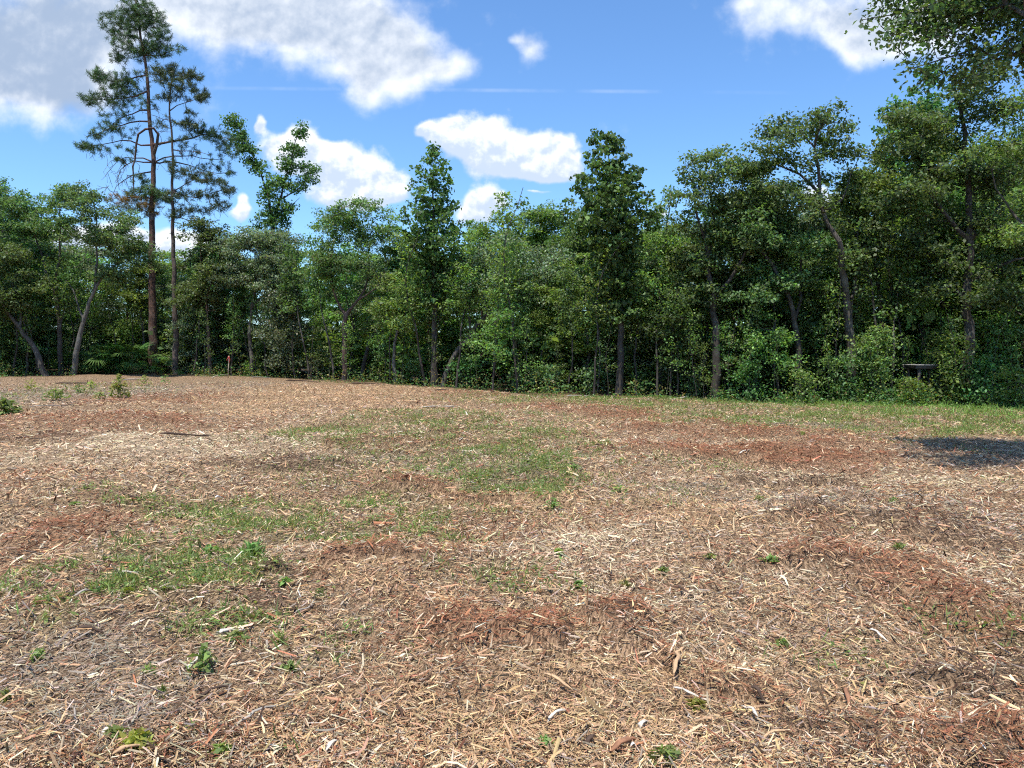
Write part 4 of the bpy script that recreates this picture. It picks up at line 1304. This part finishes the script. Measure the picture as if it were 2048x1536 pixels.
def wood_proto(seed, leaf, bark, H=10.0, W=2.6, low=.10):
    t = Tree(seed)
    rng = t.rng
    t.limb([(0, 0, 0), (rng.normal(0, .3), rng.normal(0, .3), H * .4), (rng.normal(0, .5), rng.normal(0, .5), H * .9)], .15, .02, root=True, jit=.06)
    for k in range(17):
        f = low + (1 - low) * (k + rng.random()) / 17
        w = W * math.sqrt(max(.05, 1 - ((f - .5) / .58) ** 2))
        a, r = k * 2.4 + rng.normal(0, .4), w * rng.uniform(.3, .75)
        rr = rng.uniform(.75, 1.25)
        n = int(24 * rr * rr)
        tips, dirs = t.grow(t.lobe((math.cos(a) * r, math.sin(a) * r, f * H - .6), (rr * 1.15, rr * 1.15, rr * .8), n), asc=.5, bow=.13)
        t.leaves(tips, dirs, 34, .15, .22, np.ones(3) * math.exp(rng.normal(0, .14)), up=.75)
    return t, leaf, bark, H


WP = [wood_proto(900, M_OAK, B_OAK), wood_proto(901, M_LIGHT, B_OAK, low=.2), wood_proto(902, M_GUM, B_DARK, W=2.2, low=.06), wood_proto(903, M_OAK, B_RED, W=3.0, low=.16), wood_proto(904, M_SILVER, B_OAK, W=2.8, low=.08)]
src = []
rb = np.random.default_rng(99)


def skyline(px):
    return float(np.interp(px, [-300, 0, 60, 200, 300, 420, 620, 700, 800, 900, 1000, 1120, 1300, 1400, 1500, 1700, 1800, 2000, 2300], [400, 420, 440, 450, 500, 470, 470, 470, 490, 480, 465, 450, 445, 400, 372, 385, 330, 260, 260]))


for row, (dd, n) in enumerate([(5.0, 26), (9, 28), (15, 32), (24, 34)]):
    for i in range(n):
        px = -260 + (i + rb.random()) / n * 2600
        d0 = float(np.interp(px, [p[0] for p in EDGE_PX], [e[1] for e in _e]))
        d = max(d0, 27) + dd + rb.normal(0, 1.4)
        k = int(rb.integers(0, len(WP)))
        b = base_at(px, d)
        want = at(px, skyline(px) + abs(rb.normal(0, 34)) + (0 if row else 30), d)[2] - b[2]
        f = want / WP[k][3]
        if len(src) < len(WP):
            k = len(src)
            t, lm, bm, hh = WP[k]
            o = plant('woodland_tree', b, t, lm, bm, blab(lm, row, px), 'tree', 'woodland mass behind the edge')
            f = want / hh
            o.scale = (f, f, f)
            src.append(o)
            continue
        copy_tree(src[k], b, rb.random() * 6.28, (f * rb.uniform(.95, 1.25), f * rb.uniform(.95, 1.25), f), blab(WP[k][1], row, px), 'tree', 'woodland mass behind the edge', name='woodland_tree')
for i in range(84):
    px = -200 + (i + rb.random()) / 84 * 2450
    d0 = float(np.interp(px, [p[0] for p in EDGE_PX], [e[1] for e in _e]))
    d = max(d0, 27) + rb.uniform(3, 15)
    s = S[int(rb.integers(0, len(S)))]
    f = rb.uniform(1.3, 3.7) / HT[s.name]
    copy_tree(s, base_at(px, d), rb.random() * 6.28, (f * 1.2, f * 1.2, f), own_label(lambda k_: '%s understory shrub %s in the shade, %s' % (LEAFWORD[s.children[1].data.materials[0].name if s.children[1].data.materials[0].name in LEAFWORD else s.children[0].data.materials[0].name], 'close' if d < max(d0, 27) + 8 else 'deep', near_land(px, k_))), 'shrub', 'understory shrubs in the shade', name='understory_shrub')


# ---------------------------------------------------------------- undergrowth along the edge
def undergrowth():
    rng = np.random.default_rng(404)
    n = 60000
    px = rng.uniform(-120, 2180, n)
    e = np.interp(px, [p[0] for p in EDGE_PX], [q[1] for q in _e])
    d = e + rng.gamma(1.5, 1.1, n) - .5 + .5 * np.sin(px / 37)
    x = (px - 1024) / F * d
    cl = fbm(3, x, d, .9)
    keep = (rng.random(n) < np.clip((cl - .36) * 4, .05, 1)) & ~((px > 150) & (px < 340) & (d < 47)) & ((px > 1420) | (rng.random(n) < .42))
    x, d, cl, px = x[keep], d[keep], cl[keep], px[keep]
    n = len(x)
    hmax = .18 + .9 * np.clip(cl - .4, 0, 1) * 2.2
    z = hgt(x, d) + rng.random(n) ** 1.5 * hmax
    nrm = rng.normal(0, .6, (n, 3))
    nrm[:, 2] += .8
    L = .08 * np.exp(rng.normal(0, .3, n))
    V, Q = leaf_quads(np.stack([x, d, z], -1), nrm, rng.normal(0, 1, (n, 3)), L, L * .6)
    c = np.exp(rng.normal(0, .3, n))[:, None] * np.exp(rng.normal(0, .12, (n, 3)))
    dry = rng.random(n) < np.where(px < 1420, .38, .12)
    c[dry] *= np.array([2.2, 1.0, 1.2])
    o = obj('undergrowth', mesh_from('undergrowth', V, [Q], M_GUM, np.repeat(c, 4, 0)))
    o['kind'] = 'stuff'
    tag(o, 'tangled leafy undergrowth along the foot of the wood', 'undergrowth')


undergrowth()


def edge_grass():
    """taller grass and bright weeds where the clearing meets the wood at the right"""
    rng = np.random.default_rng(405)
    n = 26000
    px = rng.uniform(1150, 2200, n)
    e = np.interp(px, [p[0] for p in EDGE_PX], [q[1] for q in _e])
    wgt = np.clip((px - 1500) / 450, 0, 1)
    d = e + .4 - rng.random(n) ** 1.6 * (1.0 + 5.2 * wgt)
    x = (px - 1024) / F * d
    keep = rng.random(n) < np.clip((fbm(5, x, d, .8) - .35) * 4, .05, 1) * (.25 + .75 * wgt)
    x, d, wgt = x[keep], d[keep], wgt[keep]
    n = len(x)
    h = (.05 + .20 * wgt * rng.random(n) ** 1.5) * np.exp(rng.normal(0, .3, n))
    leafy = rng.random(n) < .35
    nrm = rng.normal(0, .6, (n, 3))
    nrm[:, 2] += np.where(leafy, 1., .1)
    dr = rng.normal(0, .35, (n, 3))
    dr[:, 2] = np.where(leafy, 0, 1)
    L = np.where(leafy, .07, h * 1.05)
    W = np.where(leafy, .045, .018)
    z = hgt(x, d) + np.where(leafy, h * .8 * rng.random(n), h * .5)
    V, Q = leaf_quads(np.stack([x, d, z], -1), nrm, dr, L, W)
    c = np.exp(rng.normal(0, .25, n))[:, None] * np.exp(rng.normal(0, .1, (n, 3))) * np.array([1.05, 1.05, .8])
    o = obj('tall_grass', mesh_from('tall_grass', V, [Q], M_WEED, np.repeat(c, 4, 0)))
    o['kind'] = 'stuff'
    tag(o, 'tall bright grass along the right edge of the clearing', 'grass')


edge_grass()


# ---------------------------------------------------------------- palmettos
def frond_mesh(seed):
    rng = np.random.default_rng(seed)
    V, Q, C = [], [], []
    n = 17
    for k in range(n):
        a = math.radians(-105 + 210 * k / (n - 1))
        L = .52 * (1 - .25 * abs(a) / 1.9) * rng.uniform(.9, 1.08)
        d = np.array([math.cos(a), math.sin(a), 0])
        s = np.array([-math.sin(a), math.cos(a), 0])
        base = np.array([.75, 0, .62])
        up = np.array([0, 0, 1.])
        i = len(V)
        w = .022
        V += [base, base + d * L * .5 + s * w + up * .05, base + d * L + up * (-.10 + rng.normal(0, .03)), base + d * L * .5 - s * w + up * .05]
        Q.append([i, i + 1, i + 2, i + 3])
    i = len(V)                                          # leaf stalk
    for t_, r in ((0, .016), (.5, .012), (1, .008)):
        c = np.array([.75 * t_ ** 1.3, 0, .62 * t_ ** .8])
        for k in range(3):
            b = k * 2.094
            V.append(c + r * np.array([0, math.cos(b), math.sin(b)]))
    for j in range(2):
        for k in range(3):
            Q.append([i + j * 3 + k, i + j * 3 + (k + 1) % 3, i + j * 3 + 3 + (k + 1) % 3, i + j * 3 + 3 + k])
    c = np.ones((len(V), 3)) * rng.uniform(.85, 1.15)
    return mesh_from('frond', np.array(V), [np.array(Q)], M_PALM, c)


FR = [frond_mesh(s) for s in (1, 2, 3, 4)]
rp = np.random.default_rng(55)
PALM = [(168, 43.0, 1.6, 'palmetto at the left end of the palmetto clump'), (190, 43.6, 1.6, 'second palmetto from the left end of the clump'), (212, 43.0, 1.5, 'palmetto in the middle of the clump left of the pines'),
        (233, 43.8, 1.65, 'palmetto right of the middle of the clump'), (254, 43.2, 1.55, 'second palmetto from the right end of the clump'), (277, 44.0, 1.5, 'palmetto at the right end of the clump beside the taller pine'),
        (322, 43.0, .9, 'small yellowish palmetto sprout between the two pine trunks'), (222, 46.3, 1.5, 'tall palmetto behind the rest of the clump'), (262, 46.6, 1.45, 'tall palmetto behind the clump, nearest to the taller pine')]
for px, d, sc, lab in PALM:
    e = bpy.data.objects.new('palmetto', None)
    COL.objects.link(e)
    e.location = base_at(px, d)
    e.empty_display_size = .2
    e.scale = (sc, sc, sc)
    for k in range(13 if sc > 1 else 8):
        f = obj('frond', FR[k % 4], e)
        f.rotation_euler = (rp.normal(0, .18), rp.uniform(-.75, .45), k * 2.4 + rp.normal(0, .2))
        f.scale = [rp.uniform(.8, 1.1)] * 3
    tag(e, lab, 'palmetto', 'palmettos left of the pines')


# ---------------------------------------------------------------- wooden platform, marker stake
def plain_mat(name, col, rough=.8, grain=None):
    m, t = new_mat(name)
    out = t.n('ShaderNodeOutputMaterial')
    p = t.n('ShaderNodeBsdfPrincipled')
    tc = t.n('ShaderNodeTexCoord')
    mp = t.n('ShaderNodeMapping')
    mp.inputs['Scale'].default_value = (1.2, 14, 14)
    t.link(tc.outputs['Object'], mp.inputs['Vector'])
    n = t.noise(mp.outputs[0], 3, 5, .6)
    lo, hi = [c * .6 for c in col], [min(.9, c * 1.3) for c in col]
    t.link(t.mix(n, (*lo, 1), (*hi, 1)), p.inputs['Base Color'])
    p.inputs['Roughness'].default_value = rough
    t.link(p.outputs[0], out.inputs[0])
    return m


M_GREYWOOD = plain_mat('weathered_board', (.34, .32, .29))
M_DARKWOOD = plain_mat('dark_post_wood', (.06, .05, .04))
M_STAKE = plain_mat('stake_wood', (.42, .34, .24))
M_RIBBON = plain_mat('red_flagging', (.55, .06, .05), .5)


def box_mesh(name, sx, sy, sz, mat, bev=.006, seed=0):
    """box with chamfered long edges and slightly uneven corners, standing on z=0"""
    rng = np.random.default_rng(seed)
    c = bev
    prof = np.array([(-sx / 2 + c, -sy / 2), (sx / 2 - c, -sy / 2), (sx / 2, -sy / 2 + c), (sx / 2, sy / 2 - c), (sx / 2 - c, sy / 2), (-sx / 2 + c, sy / 2), (-sx / 2, sy / 2 - c), (-sx / 2, -sy / 2 + c)])
    lo = np.c_[prof, np.zeros(8)] + rng.normal(0, bev * .2, (8, 3))
    hi = np.c_[prof, np.full(8, sz)] + rng.normal(0, bev * .2, (8, 3))
    V = np.vstack([lo, hi])
    i = np.arange(8)
    return mesh_from(name, V, [np.stack([i, (i + 1) % 8, 8 + (i + 1) % 8, 8 + i], -1), np.array([i[::-1]]), np.array([8 + i])], mat)


def platform():
    b = base_at(1848, 28.4)
    e = bpy.data.objects.new('wooden_platform', None)
    COL.objects.link(e)
    e.location = b
    e.rotation_euler = (0, 0, math.radians(8))
    H = at(1848, 728, 28.4)[2] - b[2]
    k = 0
    for sx in (-.42, .42):
        for sy in (-.30, .30):
            obj('post', box_mesh('post', .09, .09, H - .14, M_DARKWOOD, .008, k), e, (sx, sy, 0))
            k += 1
    for sy in (-.345, .345):
        o = obj('rail', box_mesh('rail', 1.16, .035, .12, M_DARKWOOD, .005, k), e, (0, sy + math.copysign(.02, sy), H - .17))
        k += 1
    for sx in (-.42, .42):
        obj('crossbeam', box_mesh('crossbeam', .04, .60, .10, M_DARKWOOD, .005, k), e, (sx + math.copysign(.07, sx), 0, H - .16))
        k += 1
    for j in range(6):
        o = obj('board', box_mesh('board', 1.22 - .02 * (j % 3), .125, .028, M_GREYWOOD, .005, 20 + j), e, (.01 * (j % 2), -.36 + j * .144, H - .045 + .003 * (j % 2)))
    tag(e, 'small weathered wooden platform half hidden among the shrubs at the right', 'platform')


platform()


def stake():
    x, y = ground_at(456, 757)
    e = bpy.data.objects.new('marker_stake', None)
    COL.objects.link(e)
    e.location = (x, y, float(hgt([x], [y])[0]) - .05)
    e.rotation_euler = (.03, .05, .4)
    H = 1.22
    obj('post', box_mesh('post', .05, .03, H, M_STAKE, .004, 3), e)
    V, Q = [], []
    for s, (ax, ay, L) in enumerate(((1, .2, .26), (-.8, -.4, .20), (.2, -1, .30))):
        dv = unit(np.array([ax, ay, 0])) * .8
        for k in range(5):
            t_ = k / 4
            p = dv * (.03 + .10 * math.sin(t_ * 2.2)) + np.array([0, 0, H - .06 - t_ * L])
            V += [p + np.array([-dv[1], dv[0], 0]) * .02, p - np.array([-dv[1], dv[0], 0]) * .02]
            if k:
                i = len(V) - 4
                Q.append([i, i + 1, i + 3, i + 2])
    obj('ribbon', mesh_from('ribbon', np.array(V), [np.array(Q)], M_RIBBON), e)
    i = obj('ribbon_knot', box_mesh('ribbon_knot', .075, .055, .07, M_RIBBON, .015, 5), e, (0, 0, H - .10))
    tag(e, 'wooden marker stake with red flagging at the edge of the wood', 'stake')


stake()


# ---------------------------------------------------------------- sticks and split wood on the mulch
def stick(p0, p1, r, col, label, bend=.06, flat=.75, seed=0, name='stick', twig=False):
    rng = np.random.default_rng(seed)
    x0, y0 = ground_at(*p0)
    x1, y1 = ground_at(*p1)
    a, b = np.array([x0, y0]), np.array([x1, y1])
    L = float(np.linalg.norm(b - a))
    m = (a + b) / 2
    yaw = math.atan2(b[1] - a[1], b[0] - a[0])
    n, s = 8, 5
    off1, off2 = rng.normal(0, 1, 2)
    V, C = [], []
    for k in range(n):
        t_ = k / (n - 1)
        u = (t_ - .5) * L
        sy = bend * L * (math.sin(t_ * 3.1 + off1) - math.sin(off1 + 1.5)) + rng.normal(0, .016 * L)
        rr = r * (1 - .35 * t_) * rng.uniform(.82, 1.18) * (.35 if k in (0, n - 1) else 1)
        zz = .035 + rr * flat * .6 + .012 * math.sin(t_ * 5 + off2)
        for j in range(s):
            an = j / s * 2 * math.pi
            w = rng.uniform(.65, 1.3)
            V.append((u + rng.normal(0, .15 * r), sy + math.cos(an) * rr * w, zz + math.sin(an) * rr * flat * w))
            C.append(np.array(col) * rng.uniform(.75, 1.2))
    Q = []
    for k in range(n - 1):
        for j in range(s):
            Q.append([k * s + j, k * s + (j + 1) % s, (k + 1) * s + (j + 1) % s, (k + 1) * s + j])
    caps = [np.arange(s)[::-1], (n - 1) * s + np.arange(s)]
    o = obj(name, mesh_from(name, np.array(V), [np.array(Q), np.array(caps)], M_CHIP, np.array(C)), None)
    zg = float(surf(m[:1], m[1:])[0][0])
    z0 = float(surf(a[:1], a[1:])[0][0])
    z1 = float(surf(b[:1], b[1:])[0][0])
    o.location = (m[0], m[1], max(zg, (z0 + z1) / 2) - .006)
    o.rotation_euler = (0, -math.atan2(z1 - z0, L), yaw)
    tag(o, label, 'stick' if name == 'stick' else 'wood', 'loose sticks and split wood on the mulch')
    return o


CP, CG, CR, CD, CT = (.62, .56, .47), (.36, .32, .27), (.30, .15, .085), (.085, .055, .04), (.50, .33, .19)
STICKS = [((199, 1487), (232, 1477), .016, CP, 'short white stick beside the yellowish weed at the lower left'), ((436, 1277), (490, 1266), .022, CP, 'white topped stick left of the dark mulch ridge'),
          ((153, 1277), (209, 1273), .020, CD, 'dark bark piece right of the red mulch heap'), ((143, 1203), (180, 1193), .018, CG, 'grey stick lying in the green weeds at the left'),
          ((481, 1457), (567, 1418), .014, CG, 'long thin grey stick in the lower left foreground'), ((391, 1416), (464, 1386), .016, CD, 'dark slanting branch left of the long grey stick'),
          ((216, 1531), (309, 1505), .016, CT, 'tan stick at the bottom edge, lower left'), ((590, 1242), (630, 1215), .014, CG, 'bent grey twig right of the dark mulch ridge'),
          ((223, 1153), (292, 1157), .022, CG, 'grey weathered stick among green weeds at the left'), ((377, 1357), (398, 1327), .016, CP, 'pale stub pointing away below the green weed patch'),
          ((649, 1517), (682, 1498), .016, CP, 'short whitish stick at the bottom, left of centre'), ((1342, 1366), (1368, 1314), .020, CT, 'curved tan strip standing out right of the dark red patch'),
          ((1094, 1451), (1138, 1430), .014, CP, 'thin white stick in the bottom centre'), ((1087, 1360), (1166, 1395), .014, CT, 'long tan splinter just above the thin white stick'),
          ((1220, 1512), (1288, 1486), .026, CR, 'thick reddish wood slab at the bottom centre'), ((1167, 1503), (1194, 1482), .022, CD, 'dark brown bark slab left of the thick reddish slab'),
          ((1349, 1188), (1407, 1207), .016, CD, 'dark bark strip above the pale mulch patch'), ((1541, 1215), (1609, 1238), .016, CR, 'reddish stick crossing the mulch right of the pale patch'),
          ((1345, 1387), (1421, 1413), .014, CP, 'pale pinkish stick above the lime coloured weed'), ((1495, 1400), (1532, 1416), .020, CD, 'dark wood chunk right of the lime coloured weed'),
          ((1520, 1496), (1588, 1484), .013, CT, 'tan stick at the bottom right of the thick reddish slab'), ((1447, 1200), (1501, 1199), .013, CD, 'thin dark stick lying level above the reddish stick'),
          ((1276, 1465), (1299, 1447), .016, CP, 'short pale splinter above the thick reddish slab'), ((1485, 1421), (1518, 1451), .015, CP, 'pale splinter slanting down below the dark wood chunk'),
          ((320, 875), (425, 877), .050, CD, 'long dark branch lying on the pale mulch at the left'), ((836, 819), (922, 814), .045, CP, 'pale branch far off near the end of the orange mulch'),
          ((1790, 1001), (1860, 997), .018, CG, 'thin grey stick on the greyish mulch at the right'), ((690, 968), (735, 975), .022, CR, 'reddish stick in the middle distance left of centre'),
          ((1930, 1052), (2000, 1047), .022, CD, 'dark branch on the mulch near the right edge'), ((240, 996), (290, 999), .028, CD, 'dark bark strip on the brown mulch at the left'),
          ((1190, 897), (1235, 903), .028, CD, 'dark stick below the far green weeds'), ((60, 820), (150, 812), .035, CG, 'grey branch near the green bush at the left edge'),
          ((960, 1170), (1000, 1160), .018, CD, 'small dark stick right of the red mulch streak'), ((1690, 1395), (1700, 1440), .018, CR, 'upright reddish splinter in the lower right'),
          ((1735, 1270), (1775, 1290), .016, CP, 'pale curled splinter in the right foreground'), ((1890, 1300), (1960, 1325), .018, CD, 'dark slanting stick in the right foreground')]
for k, (p0, p1, r, c, lab) in enumerate(STICKS):
    stick(p0, p1, r * .72, c, lab, seed=500 + k, bend=.03, flat=.55)
for k, (px, py, w, h, c, lab) in enumerate([(62, 964, 22, 8, CP, 'pale wood block on the light mulch at the left'), (1270, 1092, 12, 10, CP, 'white wood chip pile on the pale mulch'), (1268, 1506, 14, 12, (.75, .72, .66), 'white wood fragment right beside the thick reddish slab'),
                                            (1655, 1000, 24, 8, CP, 'white wood splinter heap on the grey mulch'), (1490, 918, 26, 5, CP, 'flat pale chip on the far red mulch'), (825, 1090, 20, 8, CD, 'dark curled bark above the red mulch streak'), (437, 1000, 14, 7, (.72, .72, .72), 'bright white chip near the green weeds at the left')]):
    stick((px - w / 2, py), (px + w / 2, py - 2), .5 * h / F * ground_at(px, py)[1] * .9, c, lab, seed=700 + k, name='wood_piece', bend=.02, flat=.35)


for k, (p0, p1, r, c, lab) in enumerate([
        ((425, 757), (450, 748), .03, CP, 'whitish dead branch left of the red flagged stake'), ((500, 756), (545, 757), .035, CG, 'grey fallen branch right of the red flagged stake'), ((575, 762), (640, 766), .05, CD, 'dark fallen log at the edge below the silvery shrub'),
        ((700, 768), (770, 770), .05, CD, 'dark fallen branch below the reddish forked oak'), ((230, 763), (300, 760), .04, CG, 'grey fallen branch in front of the palmettos'), ((870, 782), (930, 785), .04, CD, 'dark branch lying at the foot of the narrow sweetgum'),
        ((1360, 802), (1400, 790), .03, CP, 'pale dead brush left of the straight black trunk'), ((1850, 812), (1880, 806), .025, CP, 'pale bent branch under the wooden platform'), ((1130, 796), (1180, 795), .035, CG, 'grey branch at the edge left of the broad sweetgum'), ((110, 770), (190, 768), .04, CD, 'dark branch behind the seedlings at the left')]):
    stick(p0, p1, r, c, lab, seed=800 + k, bend=.05, name='fallen_branch')


# ---------------------------------------------------------------- weeds that stand out, one by one
def weed_mesh(seed, h, w, leafL, n, yellow=0.0, broad=True):
    rng = np.random.default_rng(seed)
    a = rng.random(n) * 6.28
    r = w * (rng.random(n) ** .8) * (1 + .25 * np.sin(a * 2 + seed))
    z = h * rng.random(n) ** (.8 if broad else 1.2)
    pos = np.stack([np.cos(a) * r, np.sin(a) * r, z * (1 - .5 * (r / w) ** 2) + .01], -1)
    nrm = rng.normal(0, .55, (n, 3))
    nrm[:, 2] += .8 if broad else .1
    dr = np.stack([np.cos(a), np.sin(a), np.full(n, .4 if broad else 2.0)], -1) + rng.normal(0, .4, (n, 3))
    L = leafL * .8 * np.exp(rng.normal(0, .35, n))
    V, Q = leaf_quads(pos, nrm, dr, L, L * (.42 if broad else .16))
    c = np.exp(rng.normal(0, .22, n))[:, None] * np.exp(rng.normal(0, .08, (n, 3)))
    c = c * (np.array([1.15, 1.02, 1.0]) * (1 - yellow) + np.array([2.2, 1.35, .8]) * yellow)
    V = [V]
    Qs = [Q]
    off = len(V[0])
    st = max(4, n // 14)                                # stems
    for k in range(st):
        b = rng.random() * 6.28
        p1 = np.array([math.cos(b) * w * .5, math.sin(b) * w * .5, h * .8])
        q = np.array([math.cos(b) * .01, math.sin(b) * .01, -.02])
        s = np.array([-math.sin(b), math.cos(b), 0]) * .004
        V.append(np.array([q - s, q + s, p1 + s * .5, p1 - s * .5]))
        Qs.append(np.array([[off, off + 1, off + 2, off + 3]]))
        off += 4
    c = np.vstack([np.repeat(c, 4, 0), np.ones((st * 4, 3)) * .7])
    return mesh_from('weed', np.concatenate(V), [np.concatenate(Qs)], M_WEED, c)


def weed(px, py, wpx, hpx, label, seed, leaf=.05, yellow=0., broad=True, name='weed', group=None, n=None, me=None):
    x, y = ground_at(px, py)
    w, h = wpx / F * y / 2, hpx / F * y * (.8 if name in ('weed', 'weed_tuft') else 1)
    me = weed_mesh(seed, h, w, leaf, n or int(58 + 14 * w * h / .01), yellow, broad)
    o = obj(name, me, None, (x, y, float(surf(np.array([x]), np.array([y]))[0][0])))
    tag(o, label, 'weed', group)
    return o


G = 'weeds standing out on the mulch'
MARKS = [(1105, 1016, 'rounded green weed'), (505, 1116, 'fine bright grass tuft'), (275, 1500, 'yellowish weed'), (1392, 1420, 'lime coloured weed'), (1328, 1532, 'dark weed at the bottom edge'), (1800, 1104, 'dark weed on the ridge'), (1540, 1128, 'flat weed on red mulch'),
         (1326, 1154, 'bright weed above the pale patch'), (1566, 1298, 'leafy foreground weed'), (405, 1350, 'tall thin weed stalk'), (170, 1198, 'grey stick in the weeds'), (460, 1272, 'white topped stick'), (520, 1440, 'long thin grey stick'), (370, 876, 'long dark branch'), (880, 817, 'far pale branch'),
         (1825, 999, 'thin grey stick at the right'), (712, 972, 'reddish middle stick'), (1212, 900, 'dark stick by the far weeds'), (980, 1165, 'small dark stick by the red streak'), (265, 998, 'dark bark strip at the left'), (825, 1090, 'dark curled bark'), (437, 1000, 'bright white chip'), (1490, 918, 'flat pale chip')]
weed(1105, 1016, 34, 26, 'rounded green weed in the middle of the tan mulch', 1, .06, group=G)
weed(505, 1116, 50, 34, 'fine bright green grass tuft left of centre', 2, .10, broad=False, group=G, n=160)
weed(275, 1500, 70, 36, 'yellowish green weed at the lower left', 3, .05, .7, group=G, n=130)
weed(232, 1490, 40, 34, 'green weed touching the yellowish one at the lower left', 4, .05, group=G)
weed(1392, 1420, 48, 18, 'lime coloured mossy weed low in the right foreground', 5, .03, .6, group=G, n=140)
weed(1328, 1532, 66, 44, 'dark green weed at the bottom edge, right of centre', 6, .05, group=G)
weed(1092, 1500, 30, 24, 'small dark weed left of the bottom centre', 7, .04, group=G)
weed(1800, 1104, 24, 18, 'dark weed on the brown ridge at the right', 8, .05, group=G)
weed(1540, 1128, 30, 18, 'flat weed on the red mulch right of centre', 9, .05, group=G)
weed(1326, 1154, 22, 20, 'small bright weed above the pale mulch patch', 10, .045, group=G)
weed(1566, 1298, 30, 18, 'leafy weed in the right foreground', 11, .04, group=G)
weed(405, 1350, 60, 70, 'tall thin weed stalk at the left foreground', 12, .05, group=G, n=70)
weed(10, 832, 52, 36, 'dense green bush at the left edge of the clearing', 13, .16, group=G, n=220, name='low_bush')
weed(240, 800, 34, 50, 'tallest yellow green seedling left of the pines', 14, .16, .35, group=G, n=150, name='seedling')
weed(182, 778, 16, 18, 'lime seedling on a bare stalk at the left', 15, .12, .45, group=G, n=50, name='seedling')
weed(62, 780, 30, 24, 'orange tinged seedling near the left edge', 16, .12, .6, group=G, n=70, name='seedling')
weed(160, 788, 24, 20, 'dark seedling right of the orange tinged one', 17, .12, group=G, n=60, name='seedling')
weed(112, 800, 44, 22, 'spreading green seedling on the grey patch', 18, .12, .1, group=G, n=110, name='seedling')
weed(290, 772, 28, 22, 'yellow green seedling below the taller pine', 19, .12, .35, group=G, n=80, name='seedling')
weed(330, 768, 18, 20, 'small dark seedling below the two pines', 20, .12, group=G, n=50, name='seedling')
weed(200, 800, 26, 14, 'pale green seedling left of the tallest seedling', 21, .12, .15, group=G, n=60, name='seedling')
for k, (px, py, w, h) in enumerate([(640, 1196, 30, 18), (572, 1172, 22, 16), (582, 1352, 18, 24), (326, 1400, 14, 24), (1115, 1110, 14, 16), (1156, 1178, 16, 16), (740, 1010, 26, 18), (800, 1030, 34, 26), (1240, 984, 32, 18), (960, 975, 26, 14),
                                    (150, 1012, 24, 14), (75, 1322, 30, 20), (12, 1410, 26, 24), (440, 1524, 44, 26), (1728, 982, 16, 9), (1786, 1004, 18, 12), (1520, 1002, 20, 12), (720, 868, 40, 14), (1215, 888, 20, 14), (1605, 875, 14, 8), (1150, 942, 30, 16),
                                    (1050, 945, 34, 16), (870, 955, 40, 14), (1420, 1120, 18, 12), (1250, 1180, 26, 12), (900, 880, 36, 14), (1000, 900, 30, 12), (560, 1290, 30, 26), (470, 1290, 34, 26), (250, 1190, 36, 20), (330, 1180, 40, 20), (90, 1215, 44, 22), (420, 1110, 30, 16), (300, 1345, 26, 20)]):
    def tuft(k_):
        q = sorted(MARKS, key=lambda m: math.hypot(m[0] - px, (m[1] - py) * 2))[k_]
        side = ('left of' if px < q[0] else 'right of') if abs(px - q[0]) > abs(py - q[1]) else ('beyond' if py < q[1] else 'in front of')
        return 'small green weed tuft %s the %s' % (side, q[2])
    weed(px, py, w, h, own_label(tuft), 30 + k, .045, yellow=(k % 5) * .06, broad=k % 3 != 0, group='small weed tufts on the mulch', name='weed_tuft')
